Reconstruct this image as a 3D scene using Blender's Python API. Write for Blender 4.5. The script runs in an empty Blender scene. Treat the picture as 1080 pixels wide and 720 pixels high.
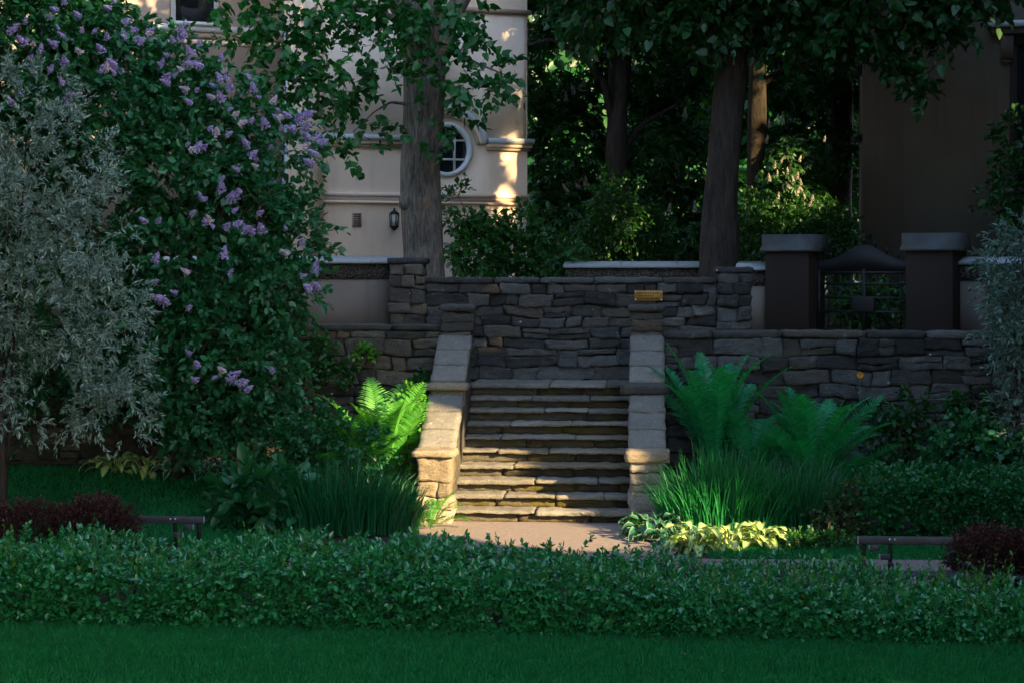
import bpy, math, random
import numpy as np
from mathutils import Vector, Matrix, noise

random.seed(7)
R = np.random.default_rng(11)
sc = bpy.context.scene
C = bpy.context.collection
rad = math.radians

# ------------------------------------------------------------------ camera
YAW = rad(4.0); F = 1940.0; EYE = 3.016; HOR = 285.0
FW = np.array([-math.sin(YAW), math.cos(YAW), 0.0])
RT = np.array([math.cos(YAW), math.sin(YAW), 0.0])
CAM = -0.35 * RT - 22.0 * FW + np.array([0, 0, EYE])
cd = bpy.data.cameras.new('camera'); co = bpy.data.objects.new('camera', cd); C.objects.link(co)
co.location = CAM; co.rotation_euler = (rad(90), 0, YAW)
cd.sensor_width = 36; cd.lens = F / 1080 * 36; cd.shift_y = -(360 - HOR) / 1080
cd.clip_start = 0.1; cd.clip_end = 600
sc.camera = co

# ------------------------------------------------------------------ light
SUN_EL, SUN_AZ = rad(23), rad(52)            # azimuth measured from -y towards +x
SUN = np.array([math.cos(SUN_EL) * math.sin(SUN_AZ), -math.cos(SUN_EL) * math.cos(SUN_AZ), math.sin(SUN_EL)])
w = bpy.data.worlds.new('World'); sc.world = w; w.use_nodes = True
nt = w.node_tree; bg = nt.nodes['Background']
sky = nt.nodes.new('ShaderNodeTexSky'); sky.sky_type = 'NISHITA'; sky.sun_disc = False
sky.sun_elevation = SUN_EL; sky.sun_rotation = math.atan2(SUN[0], SUN[1])
nt.links.new(sky.outputs[0], bg.inputs[0]); bg.inputs[1].default_value = 0.15
sl = bpy.data.lights.new('sun', 'SUN'); sl.energy = 5.0; sl.angle = rad(0.5); sl.color = (1.0, 0.73, 0.37)
so = bpy.data.objects.new('sun', sl); C.objects.link(so); so.location = (10, -10, 20)
so.rotation_euler = Vector(SUN).to_track_quat('Z', 'Y').to_euler()
sc.view_settings.view_transform = 'Standard'; sc.view_settings.look = 'None'
sc.view_settings.gamma = 1.0; sc.view_settings.use_curve_mapping = False
sc.view_settings.exposure = 2.05
sc.render.engine = 'CYCLES'
sc.cycles.use_denoising = True
sc.cycles.max_bounces = 6; sc.cycles.transparent_max_bounces = 4
sc.cycles.diffuse_bounces = 3; sc.cycles.transmission_bounces = 3; sc.cycles.glossy_bounces = 2
sc.cycles.sample_clamp_indirect = 4.0

# ------------------------------------------------------------------ pixel -> place helpers (photo pixels, 1080 wide)
def at(px, py, d):
    return CAM + RT * ((px - 540) / F * d) + FW * d - np.array([0, 0, (py - HOR) / F * d])
def xat(px, y):                               # world x seen at px on the plane y
    k = (px - 540) / F
    d = (y - CAM[1]) / (FW[1] + RT[1] * k)
    return CAM[0] + d * (FW[0] + RT[0] * k)
def zat(py, d): return EYE - (py - HOR) / F * d
def on_ground(px, d): 
    p = at(px, 0, d); return np.array([p[0], p[1], gz(p[0], p[1])])

def ss(a, b, x):
    t = min(1, max(0, (x - a) / (b - a))); return t * t * (3 - 2 * t)
def gz(x, y):                                 # the ground's height
    if y > 4.25: return 2.1 + 0.4 * ss(10, 13, y)
    if abs(x - 0.2) > 1.75 and y > 2.8: return 2.1
    return 0.42 * ss(-1.2, 2.3, y) * ss(1.25, 1.8, abs(x))

# ------------------------------------------------------------------ object helpers
def tag(o, label=None, cat=None, group=None, kind=None):
    if label: o['label'] = label
    if cat: o['category'] = cat
    if group: o['group'] = group
    if kind: o['kind'] = kind
    return o
def empty(name, loc, label, cat, group=None, rz=0):
    o = bpy.data.objects.new(name, None); C.objects.link(o)
    o.location = tuple(loc); o.rotation_euler = (0, 0, rz); o.empty_display_size = 0.2
    return tag(o, label, cat, group)
def link(name, me, mat=None, parent=None):
    o = bpy.data.objects.new(name, me); C.objects.link(o)
    if mat is not None: me.materials.append(mat)
    if parent is not None:
        o.parent = parent
        o.matrix_parent_inverse = parent_world(parent).inverted()
    return o
def parent_world(p):
    m = Matrix.LocRotScale(p.location, p.rotation_euler, p.scale)
    if p.parent is not None: m = parent_world(p.parent) @ p.matrix_parent_inverse @ m
    return m
def mesh_np(name, V, faces_flat, sizes, smooth=False, attr=None):
    me = bpy.data.meshes.new(name)
    V = np.ascontiguousarray(V, dtype=np.float32); nv = len(V)
    me.vertices.add(nv); me.vertices.foreach_set('co', V.ravel())
    ff = np.ascontiguousarray(faces_flat, dtype=np.int32); sz = np.ascontiguousarray(sizes, dtype=np.int32)
    me.loops.add(len(ff)); me.loops.foreach_set('vertex_index', ff)
    me.polygons.add(len(sz))
    st = np.zeros(len(sz), np.int32); st[1:] = np.cumsum(sz)[:-1]
    me.polygons.foreach_set('loop_start', st); me.polygons.foreach_set('loop_total', sz)
    if smooth: me.polygons.foreach_set('use_smooth', np.ones(len(sz), bool))
    if attr is not None:
        a = me.attributes.new('rim', 'FLOAT', 'POINT'); a.data.foreach_set('value', np.ascontiguousarray(attr, np.float32))
    me.update(calc_edges=True); me.validate()
    return me

class MB:                                     # collects shapes for ONE mesh
    def __init__(s): s.V = []; s.F = []; s.S = []; s.A = []; s.n = 0; s.sm = []
    def add(s, V, faces, attr=None):
        V = np.asarray(V, float); s.V.append(V)
        for f in faces: s.F.extend(int(i) + s.n for i in f); s.S.append(len(f))
        s.A.append(np.zeros(len(V)) if attr is None else np.asarray(attr, float)); s.n += len(V)
        return s
    def addflat(s, V, flat, sizes):
        s.V.append(V); s.F.extend((flat + s.n).tolist()); s.S.extend(sizes.tolist()); s.A.append(np.zeros(len(V))); s.n += len(V)
    def build(s, name, mat, parent=None, smooth=False):
        me = mesh_np(name, np.concatenate(s.V), s.F, s.S, smooth, np.concatenate(s.A))
        return link(name, me, mat, parent)
    # ---- shapes
    def box(s, x0, x1, y0, y1, z0, z1, M=None):
        V = np.array([[x, y, z] for z in (z0, z1) for y in (y0, y1) for x in (x0, x1)], float)
        if M is not None: V = M(V)
        return s.add(V, [(0, 2, 3, 1), (4, 5, 7, 6), (0, 1, 5, 4), (1, 3, 7, 5), (3, 2, 6, 7), (2, 0, 4, 6)])
    def bevbox(s, x0, x1, y0, y1, z0, z1, r=0.01, M=None):
        V, Fc = cube_grid(3, 3, 3)
        h = np.array([(x1 - x0) / 2, (y1 - y0) / 2, (z1 - z0) / 2]); c = np.array([(x0 + x1) / 2, (y0 + y1) / 2, (z0 + z1) / 2])
        r = min(r, h.min() * 0.9)
        P = np.sign(np.round(V, 3)) * np.where(np.abs(V) > 0.9, h, h - r)
        q = np.clip(P, -(h - r), h - r); d = P - q; n = np.linalg.norm(d, axis=1, keepdims=True)
        P = q + np.where(n > 1e-9, d / np.maximum(n, 1e-9) * r, 0) + c
        if M is not None: P = M(P)
        return s.add(P, Fc)
    def tube(s, pts, radii, sides=8, wob=0.0, wf=3.0, cap=True):
        pts = np.asarray(pts, float); n = len(pts)
        radii = np.broadcast_to(np.asarray(radii, float), (n,))
        V = []; ref = None
        for i in range(n):
            t = pts[min(i + 1, n - 1)] - pts[max(i - 1, 0)]; t = t / (np.linalg.norm(t) + 1e-9)
            if ref is None: ref = np.cross(t, [0, 1, 0] if abs(t[1]) < 0.9 else [1, 0, 0])
            b = ref - t * ref.dot(t); b /= np.linalg.norm(b) + 1e-9; ref = b; c = np.cross(t, b)
            for k in range(sides):
                a = 2 * math.pi * k / sides; dr = b * math.cos(a) + c * math.sin(a); r = radii[i]
                if wob: 
                    q = pts[i] + dr * r
                    r *= 1 + wob * noise.noise(Vector((q[0] * wf, q[1] * wf, q[2] * wf * 0.35)))
                V.append(pts[i] + dr * r)
        Fc = [(i * sides + k, i * sides + (k + 1) % sides, (i + 1) * sides + (k + 1) % sides, (i + 1) * sides + k) for i in range(n - 1) for k in range(sides)]
        if cap: Fc += [tuple(range(sides))[::-1], tuple((n - 1) * sides + k for k in range(sides))]
        return s.add(V, Fc)
    def prism(s, poly, x0, x1, M=None):       # polygon in (y, z) swept along x
        n = len(poly)
        V = np.array([[x, p[0], p[1]] for x in (x0, x1) for p in poly], float)
        if M is not None: V = M(V)
        return s.add(V, [tuple(range(n))[::-1], tuple(range(n, 2 * n))] + [(k, (k + 1) % n, n + (k + 1) % n, n + k) for k in range(n)])
    def sphere(s, c, r, sc3=(1, 1, 1), u=10, v=6):
        V = [[0, 0, -1]]; 
        for j in range(1, v):
            ph = -math.pi / 2 + math.pi * j / v
            V += [[math.cos(ph) * math.cos(2 * math.pi * i / u), math.cos(ph) * math.sin(2 * math.pi * i / u), math.sin(ph)] for i in range(u)]
        V.append([0, 0, 1]); V = np.array(V) * r * np.array(sc3) + np.array(c)
        Fc = [(0, 1 + (i + 1) % u, 1 + i) for i in range(u)]
        for j in range(v - 2):
            for i in range(u): a = 1 + j * u; Fc.append((a + i, a + (i + 1) % u, a + u + (i + 1) % u, a + u + i))
        L = len(V) - 1; a = 1 + (v - 2) * u
        Fc += [(a + i, a + (i + 1) % u, L) for i in range(u)]
        return s.add(V, Fc)
    def lathe(s, prof, c, sides=8, rz=0.0):   # [(r, z)...]
        V = [[c[0] + r * math.cos(2 * math.pi * k / sides + rz), c[1] + r * math.sin(2 * math.pi * k / sides + rz), c[2] + z] for r, z in prof for k in range(sides)]
        n = len(prof)
        Fc = [(i * sides + k, i * sides + (k + 1) % sides, (i + 1) * sides + (k + 1) % sides, (i + 1) * sides + k) for i in range(n - 1) for k in range(sides)]
        Fc += [tuple(range(sides))[::-1], tuple((n - 1) * sides + k for k in range(sides))]
        return s.add(V, Fc)
    def rock(s, c, dims, r=0.02, amp=0.012, n=(6, 3, 4), M=None, seed=0.0, warp=None):
        V, Fc = cube_grid(*n)
        h = np.array(dims) / 2; r = min(r, h.min() * 0.8)
        P = V * h; q = np.clip(P, -(h - r), h - r); d = P - q; nn = np.linalg.norm(d, axis=1, keepdims=True)
        nz = np.where(nn > 1e-9, d / np.maximum(nn, 1e-9), 0)
        P = q + nz * r + np.array(c)
        out = np.empty_like(P)
        for i in range(len(P)):
            p = P[i]; 
            a = noise.noise(Vector((p[0] * 7 + seed, p[1] * 7, p[2] * 12))) * amp + noise.noise(Vector((p[0] * 19 + seed, p[1] * 19, p[2] * 34))) * amp * 0.7
            b = noise.noise(Vector((p[0] * 9, p[1] * 9 + seed, p[2] * 9))) * amp * 0.5
            out[i] = p + nz[i] * a + np.array([b, 0, b * 0.5])
        if warp is not None: out = warp(out)
        if M is not None: out = M(out)
        return s.add(out, Fc)

_cg = {}
def cube_grid(nx, ny, nz):
    k = (nx, ny, nz)
    if k in _cg: return _cg[k]
    idx = {}; V = []; Fc = []
    def vid(i, j, l):
        if (i, j, l) not in idx:
            idx[(i, j, l)] = len(V); V.append((2 * i / nx - 1, 2 * j / ny - 1, 2 * l / nz - 1))
        return idx[(i, j, l)]
    for i in range(nx):
        for j in range(ny):
            Fc.append((vid(i, j, 0), vid(i, j + 1, 0), vid(i + 1, j + 1, 0), vid(i + 1, j, 0)))
            Fc.append((vid(i, j, nz), vid(i + 1, j, nz), vid(i + 1, j + 1, nz), vid(i, j + 1, nz)))
    for i in range(nx):
        for l in range(nz):
            Fc.append((vid(i, 0, l), vid(i + 1, 0, l), vid(i + 1, 0, l + 1), vid(i, 0, l + 1)))
            Fc.append((vid(i, ny, l), vid(i, ny, l + 1), vid(i + 1, ny, l + 1), vid(i + 1, ny, l)))
    for j in range(ny):
        for l in range(nz):
            Fc.append((vid(0, j, l), vid(0, j, l + 1), vid(0, j + 1, l + 1), vid(0, j + 1, l)))
            Fc.append((vid(nx, j, l), vid(nx, j + 1, l), vid(nx, j + 1, l + 1), vid(nx, j, l + 1)))
    _cg[k] = (np.array(V, float), Fc)
    return _cg[k]
def frame(o, rz):                             # local -> world map
    o = np.asarray(o, float); c, s_ = math.cos(rz), math.sin(rz)
    Mx = np.array([[c, -s_, 0], [s_, c, 0], [0, 0, 1]])
    return lambda V: np.asarray(V, float) @ Mx.T + o

# ------------------------------------------------------------------ materials
def new_mat(name):
    m = bpy.data.materials.new(name); m.use_nodes = True
    t = m.node_tree; t.nodes.clear()
    out = t.nodes.new('ShaderNodeOutputMaterial'); b = t.nodes.new('ShaderNodeBsdfPrincipled')
    t.links.new(b.outputs[0], out.inputs[0])
    return m, t, b, out
def nd(t, typ, **kw):
    n = t.nodes.new(typ)
    for k, v in kw.items(): setattr(n, k, v)
    return n
def ramp(t, fac, stops):
    r = nd(t, 'ShaderNodeValToRGB'); e = r.color_ramp.elements
    while len(e) < len(stops): e.new(0.5)
    for el, (p, c) in zip(e, stops): el.position = p; el.color = (*c, 1) if len(c) == 3 else c
    t.links.new(fac, r.inputs[0]); return r.outputs[0]
def tex_noise(t, scale, detail=4, rough=0.55, vec=None, dist=0.0):
    n = nd(t, 'ShaderNodeTexNoise'); n.inputs['Scale'].default_value = scale
    n.inputs['Detail'].default_value = detail; n.inputs['Roughness'].default_value = rough; n.inputs['Distortion'].default_value = dist
    if vec is not None: t.links.new(vec, n.inputs['Vector'])
    return n.outputs['Fac']
def mixc(t, fac, a, b, mode='MIX'):
    m = nd(t, 'ShaderNodeMix'); m.data_type = 'RGBA'; m.blend_type = mode
    for i, v in ((0, fac), (6, a), (7, b)):
        if hasattr(v, 'is_output') or isinstance(v, bpy.types.NodeSocket): t.links.new(v, m.inputs[i])
        elif i == 0: m.inputs[0].default_value = v
        else: m.inputs[i].default_value = (*v, 1)
    return m.outputs[2]
def mathn(t, op, a, b=0.5):
    m = nd(t, 'ShaderNodeMath', operation=op)
    for i, v in ((0, a), (1, b)):
        if isinstance(v, bpy.types.NodeSocket): t.links.new(v, m.inputs[i])
        else: m.inputs[i].default_value = v
    return m.outputs[0]
def bump(t, b, h, strength=0.4, dist=0.02):
    n = nd(t, 'ShaderNodeBump'); n.inputs['Strength'].default_value = strength; n.inputs['Distance'].default_value = dist
    t.links.new(h, n.inputs['Height']); t.links.new(n.outputs[0], b.inputs['Normal']); return n
def objco(t): return nd(t, 'ShaderNodeNewGeometry').outputs['Position']
def stretch(t, v, s):
    m = nd(t, 'ShaderNodeMapping'); m.inputs['Scale'].default_value = s; t.links.new(v, m.inputs['Vector']); return m.outputs[0]

def mat_leaf(name, ca, cb, rough=0.42, transl=0.3, spec=0.5, tcol=None, dead=None):
    if ca[1] > ca[0] * 1.5 and 'silver' not in name: ca, cb = [(c[0] * .8, c[1] * 1.1, c[2] * .68) for c in (ca, cb)]
    m, t, b, out = new_mat(name)
    g = nd(t, 'ShaderNodeNewGeometry'); rpi = g.outputs['Random Per Island']
    n = tex_noise(t, 2.2, 4, 0.65, g.outputs['Position'])
    f = mathn(t, 'ADD', mathn(t, 'MULTIPLY', rpi, 0.6), mathn(t, 'MULTIPLY', mathn(t, 'SUBTRACT', n, 0.18), 0.65))
    stops = [(0.1, ca), (0.85, cb)]
    if dead: stops = [(0.1, ca), (0.8, cb), (0.93, cb), (0.97, dead)]
    col = ramp(t, f, stops)
    t.links.new(col, b.inputs['Base Color']); b.inputs['Roughness'].default_value = rough
    b.inputs['Specular IOR Level'].default_value = spec
    tr = nd(t, 'ShaderNodeBsdfTranslucent')
    tc = mixc(t, 1.0, col, tcol or (1.5, 1.6, 0.45), 'MULTIPLY'); t.links.new(tc, tr.inputs['Color'])
    mx = nd(t, 'ShaderNodeMixShader'); mx.inputs[0].default_value = transl
    t.links.new(b.outputs[0], mx.inputs[1]); t.links.new(tr.outputs[0], mx.inputs[2]); t.links.new(mx.outputs[0], out.inputs[0])
    return m
def mat_rim(name, centre, rim, p0=0.45, p1=0.7, rough=0.4):
    m, t, b, out = new_mat(name)
    a = nd(t, 'ShaderNodeAttribute', attribute_name='rim').outputs['Fac']
    g = nd(t, 'ShaderNodeNewGeometry')
    a = mathn(t, 'ADD', a, mathn(t, 'MULTIPLY', mathn(t, 'SUBTRACT', tex_noise(t, 45, 3, 0.6, g.outputs['Position']), 0.5), 0.5))
    col = ramp(t, a, [(p0, centre), (p1, rim)])
    t.links.new(col, b.inputs['Base Color']); b.inputs['Roughness'].default_value = rough
    tr = nd(t, 'ShaderNodeBsdfTranslucent'); t.links.new(col, tr.inputs['Color'])
    mx = nd(t, 'ShaderNodeMixShader'); mx.inputs[0].default_value = 0.22
    t.links.new(b.outputs[0], mx.inputs[1]); t.links.new(tr.outputs[0], mx.inputs[2]); t.links.new(mx.outputs[0], out.inputs[0])
    return m
def mat_stone(name, dark, mid, light, warm=(0.30, 0.22, 0.13), moss=0.0, lichen=0.35, bs=0.7):
    m, t, b, out = new_mat(name)
    g = nd(t, 'ShaderNodeNewGeometry'); P = g.outputs['Position']; rpi = g.outputs['Random Per Island']
    n1 = tex_noise(t, 4.5, 8, 0.72, P); n2 = tex_noise(t, 17, 8, 0.75, stretch(t, P, (1, 1, 1.8)), 0.6); n3 = tex_noise(t, 75, 4, 0.6, P)
    st = tex_noise(t, 5, 5, 0.65, stretch(t, P, (1.0, 1.0, 6.0)), 1.2)
    f = mathn(t, 'ADD', mathn(t, 'MULTIPLY', rpi, 0.34), mathn(t, 'MULTIPLY', mathn(t, 'ADD', n1, n2), 0.40))
    col = ramp(t, f, [(0.30, dark), (0.52, mid), (0.78, light)])
    wm = ramp(t, mathn(t, 'FRACT', mathn(t, 'MULTIPLY', rpi, 7.3)), [(0.72, (0, 0, 0)), (0.86, (0.6, 0.6, 0.6))])
    col = mixc(t, wm, col, warm)
    col = mixc(t, ramp(t, n3, [(0.34, (0.8, 0.8, 0.8)), (0.47, (0, 0, 0))]), col, tuple(c * 0.45 for c in dark))
    if lichen:
        col = mixc(t, ramp(t, tex_noise(t, 9, 7, 0.75, P), [(0.60, (0, 0, 0)), (0.70, (lichen,) * 3)]), col, (0.42, 0.41, 0.37))
        v = nd(t, 'ShaderNodeTexVoronoi'); v.inputs['Scale'].default_value = 3.1; t.links.new(P, v.inputs['Vector'])
        col = mixc(t, ramp(t, v.outputs['Distance'], [(0.035, (0.75,) * 3), (0.06, (0, 0, 0))]), col, (0.6, 0.6, 0.57))
    if moss:
        mk = ramp(t, mathn(t, 'ADD', tex_noise(t, 2.2, 5, 0.65, P), mathn(t, 'MULTIPLY', n2, 0.22)), [(0.64, (0, 0, 0)), (0.74, (moss,) * 3)])
        col = mixc(t, mk, col, (0.10, 0.085, 0.012))
    t.links.new(col, b.inputs['Base Color']); b.inputs['Roughness'].default_value = 0.8
    b.inputs['Specular IOR Level'].default_value = 0.3
    h = mathn(t, 'ADD', mathn(t, 'MULTIPLY', st, 0.8), mathn(t, 'ADD', mathn(t, 'MULTIPLY', n2, 0.7), mathn(t, 'MULTIPLY', n3, 0.3)))
    bump(t, b, h, bs, 0.03)
    return m
def mat_plain(name, col, rough=0.6, metal=0.0, var=0.25, scale=8, bs=0.15, bscale=60, spec=0.4):
    m, t, b, out = new_mat(name); P = objco(t)
    n = tex_noise(t, scale, 6, 0.65, P)
    c = ramp(t, n, [(0.3, tuple(x * (1 - var) for x in col)), (0.7, tuple(min(1, x * (1 + var)) for x in col))])
    t.links.new(c, b.inputs['Base Color']); b.inputs['Roughness'].default_value = rough; b.inputs['Metallic'].default_value = metal
    b.inputs['Specular IOR Level'].default_value = spec
    bump(t, b, tex_noise(t, bscale, 5, 0.7, P), bs, 0.01)
    return m
def mat_plaster(name, col, var=0.1, bs=0.3, bscale=40, streak=0.25):
    m, t, b, out = new_mat(name); P = objco(t)
    n = tex_noise(t, 1.3, 6, 0.6, P); s = tex_noise(t, 2.5, 5, 0.6, stretch(t, P, (2.5, 2.5, 0.18)))
    c = ramp(t, n, [(0.3, tuple(x * (1 - var) for x in col)), (0.7, tuple(x * (1 + var) for x in col))])
    c = mixc(t, ramp(t, s, [(0.52, (0, 0, 0)), (0.72, (streak,) * 3)]), c, tuple(x * 0.5 for x in col))
    t.links.new(c, b.inputs['Base Color']); b.inputs['Roughness'].default_value = 0.85; b.inputs['Specular IOR Level'].default_value = 0.2
    bump(t, b, tex_noise(t, bscale, 6, 0.75, P), bs, 0.012)
    return m
def mat_bark(name, a, b_, sc_=9.0):
    m, t, b, out = new_mat(name); P = objco(t)
    v = stretch(t, P, (1.0, 1.0, 0.16))
    n = tex_noise(t, sc_ * 1.6, 7, 0.7, v, 0.6); n2 = tex_noise(t, 3, 5, 0.6, P); n3 = tex_noise(t, 60, 4, 0.6, P)
    f = mathn(t, 'ADD', mathn(t, 'MULTIPLY', n, 0.75), mathn(t, 'MULTIPLY', n2, 0.25))
    col = ramp(t, f, [(0.36, a), (0.62, b_)])
    col = mixc(t, ramp(t, n3, [(0.62, (0, 0, 0)), (0.72, (0.4,) * 3)]), col, tuple(min(1, x * 1.9) for x in b_))
    t.links.new(col, b.inputs['Base Color']); b.inputs['Roughness'].default_value = 0.9; b.inputs['Specular IOR Level'].default_value = 0.2
    bump(t, b, f, 0.9, 0.05)
    return m

M = {}
M['wall'] = mat_stone('dark_wall_stone', (0.015, 0.0148, 0.0152), (0.049, 0.050, 0.051), (0.140, 0.141, 0.140), (0.085, 0.070, 0.054), 0.12, 0.3, 1.0)
M['wallw'] = mat_stone('brown_wall_stone', (0.024, 0.022, 0.020), (0.068, 0.062, 0.054), (0.16, 0.148, 0.125), (0.14, 0.10, 0.065), 0.2, 0.35, 1.0)
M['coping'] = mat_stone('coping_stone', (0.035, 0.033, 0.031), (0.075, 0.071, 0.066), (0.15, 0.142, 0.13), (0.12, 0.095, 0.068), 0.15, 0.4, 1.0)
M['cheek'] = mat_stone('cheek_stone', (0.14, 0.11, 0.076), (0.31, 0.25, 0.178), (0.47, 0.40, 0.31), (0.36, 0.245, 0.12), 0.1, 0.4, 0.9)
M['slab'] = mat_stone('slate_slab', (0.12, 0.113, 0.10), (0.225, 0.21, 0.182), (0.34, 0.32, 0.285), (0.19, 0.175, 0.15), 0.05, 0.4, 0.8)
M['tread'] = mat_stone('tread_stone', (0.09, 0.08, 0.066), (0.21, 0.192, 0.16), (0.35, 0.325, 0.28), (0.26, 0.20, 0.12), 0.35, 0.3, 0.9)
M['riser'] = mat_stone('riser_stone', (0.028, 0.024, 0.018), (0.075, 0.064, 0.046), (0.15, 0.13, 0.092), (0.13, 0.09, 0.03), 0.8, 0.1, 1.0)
M['mortar'] = mat_plain('mortar', (0.03, 0.028, 0.026), 0.95)
M['soil'] = mat_plain('soil', (0.035, 0.026, 0.018), 0.95, 0, 0.5, 6, 0.8, 30)
M['path'] = mat_plain('path_gravel', (0.25, 0.205, 0.185), 0.9, 0, 0.22, 18, 0.9, 110, 0.2)
M['lawn'] = mat_plain('lawn_base', (0.010, 0.075, 0.03), 0.9, 0, 0.4, 1.5, 0.6, 40, 0.1)
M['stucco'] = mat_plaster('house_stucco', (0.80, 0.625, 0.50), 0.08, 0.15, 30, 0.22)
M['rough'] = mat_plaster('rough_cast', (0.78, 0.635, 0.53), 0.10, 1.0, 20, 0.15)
M['wing'] = mat_plaster('shaded_wing_stucco', (0.27, 0.222, 0.195), 0.08, 0.12, 30, 0.25)  # grey-brown, darkened further: tree shade on the wing is in this colour
M['stuccod'] = mat_plaster('mould_brown', (0.46, 0.35, 0.29), 0.06, 0.1, 30, 0.15)
M['white'] = mat_plain('window_white', (0.62, 0.64, 0.66), 0.5, 0, 0.05, 6, 0.05)
M['ledge'] = mat_plain('grey_sheet_ledge', (0.45, 0.48, 0.50), 0.5, 0.0, 0.12, 5, 0.05)
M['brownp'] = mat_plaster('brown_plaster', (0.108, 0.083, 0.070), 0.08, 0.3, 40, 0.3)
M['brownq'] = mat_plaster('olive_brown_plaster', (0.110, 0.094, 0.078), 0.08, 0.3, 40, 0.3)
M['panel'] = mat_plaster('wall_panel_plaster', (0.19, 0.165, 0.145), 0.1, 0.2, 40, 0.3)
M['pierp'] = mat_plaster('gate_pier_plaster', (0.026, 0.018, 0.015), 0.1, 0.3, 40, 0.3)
M['zinc'] = mat_plain('zinc_cap', (0.055, 0.06, 0.062), 0.55, 0.3, 0.25, 5, 0.1)
M['roofslab'] = mat_plain('pale_coping_sheet', (0.30, 0.33, 0.355), 0.5, 0.0, 0.2, 4, 0.15)
M['iron'] = mat_plain('black_iron', (0.006, 0.006, 0.0065), 0.65, 0.0, 0.3, 20, 0.2)
M['wood'] = mat_plain('painted_bench_wood', (0.045, 0.043, 0.047), 0.5, 0, 0.3, 9, 0.3)
M['woodend'] = mat_plain('grey_slat_end', (0.30, 0.30, 0.33), 0.7, 0, 0.2, 20, 0.3)
M['steel'] = mat_plain('bolt_steel', (0.75, 0.74, 0.72), 0.35, 0.5, 0.1)
M['bronze'] = mat_plain('brass_plaque', (0.26, 0.14, 0.035), 0.42, 0.55, 0.25, 30, 0.1)
M['engrave'] = mat_plain('engraved_brown', (0.10, 0.05, 0.015), 0.6, 0.2)
m, t, b, out = new_mat('dark_glass'); b.inputs['Base Color'].default_value = (0.012, 0.014, 0.016, 1); b.inputs['Roughness'].default_value = 0.06; M['glass'] = m
m, t, b, out = new_mat('lamp_glass'); b.inputs['Base Color'].default_value = (0.55, 0.55, 0.52, 1); b.inputs['Roughness'].default_value = 0.15; M['lampglass'] = m
m, t, b, out = new_mat('frieze_relief'); P = objco(t)
v = nd(t, 'ShaderNodeTexVoronoi'); v.inputs['Scale'].default_value = 26; t.links.new(P, v.inputs['Vector'])
t.links.new(ramp(t, v.outputs['Distance'], [(0.15, (0.13, 0.105, 0.085)), (0.6, (0.035, 0.03, 0.027))]), b.inputs['Base Color']); b.inputs['Roughness'].default_value = 0.9
bump(t, b, mathn(t, 'SUBTRACT', 1.0, v.outputs['Distance']), 1.0, 0.03); M['frieze'] = m
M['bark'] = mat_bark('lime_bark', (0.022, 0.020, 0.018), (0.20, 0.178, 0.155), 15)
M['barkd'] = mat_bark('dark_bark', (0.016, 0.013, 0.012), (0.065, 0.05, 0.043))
M['barkb'] = mat_bark('brown_bark', (0.010, 0.008, 0.006), (0.045, 0.035, 0.025), 13)
M['twig'] = mat_plain('twig', (0.05, 0.04, 0.03), 0.9)

L = {}
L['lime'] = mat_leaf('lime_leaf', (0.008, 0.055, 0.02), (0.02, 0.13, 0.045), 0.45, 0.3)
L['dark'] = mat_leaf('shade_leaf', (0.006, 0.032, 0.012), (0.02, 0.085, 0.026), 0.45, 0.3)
L['chest'] = mat_leaf('chestnut_leaf', (0.006, 0.036, 0.014), (0.022, 0.095, 0.028), 0.42, 0.3)
L['lilac'] = mat_leaf('lilac_leaf', (0.010, 0.060, 0.040), (0.048, 0.18, 0.105), 0.34, 0.22)
L['silver'] = mat_leaf('silver_leaf', (0.07, 0.14, 0.11), (0.32, 0.43, 0.36), 0.5, 0.15, 0.5, (1.0, 1.1, 0.8))
L['silverd'] = mat_leaf('silver_shrub_leaf', (0.05, 0.11, 0.085), (0.16, 0.25, 0.20), 0.42, 0.15, 0.5, (1.0, 1.1, 0.8))
L['hedge'] = mat_leaf('hedge_leaf', (0.014, 0.12, 0.066), (0.052, 0.27, 0.135), 0.26, 0.2, 1.0, None, (0.20, 0.11, 0.025))
L['box'] = mat_leaf('box_leaf', (0.008, 0.07, 0.032), (0.026, 0.16, 0.065), 0.4, 0.2)
L['barb'] = mat_leaf('barberry_leaf', (0.034, 0.012, 0.011), (0.085, 0.030, 0.024), 0.5, 0.2, 0.4, (1.6, 0.7, 0.6))
L['fern'] = mat_leaf('fern_frond', (0.006, 0.15, 0.085), (0.026, 0.32, 0.17), 0.5, 0.35)
L['fernl'] = mat_leaf('fern_frond_yellow', (0.05, 0.20, 0.05), (0.13, 0.33, 0.065), 0.5, 0.4)  # yellower green than the other fronds
L['iris'] = mat_leaf('iris_blade', (0.006, 0.08, 0.04), (0.026, 0.21, 0.095), 0.45, 0.25, 0.4, None, (0.16, 0.15, 0.05))
L['irisl'] = mat_leaf('iris_blade_dark', (0.006, 0.075, 0.042), (0.018, 0.15, 0.08), 0.42, 0.25)
L['yel'] = mat_leaf('yellow_green_leaf', (0.06, 0.20, 0.03), (0.16, 0.32, 0.04), 0.45, 0.35)
L['peren'] = mat_leaf('perennial_leaf', (0.008, 0.065, 0.034), (0.028, 0.14, 0.068), 0.4, 0.2)
L['rust'] = mat_leaf('rusty_leaf', (0.02, 0.07, 0.025), (0.10, 0.075, 0.03), 0.45, 0.25)
L['rose'] = mat_leaf('rose_leaf', (0.012, 0.06, 0.022), (0.04, 0.13, 0.04), 0.4, 0.3)
L['grass'] = mat_leaf('grass_blade', (0.003, 0.12, 0.058), (0.02, 0.26, 0.11), 0.5, 0.3, 0.4, None, (0.13, 0.17, 0.08))
L['olive'] = mat_leaf('olive_bush_leaf', (0.010, 0.04, 0.012), (0.034, 0.095, 0.026), 0.45, 0.35)
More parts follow.
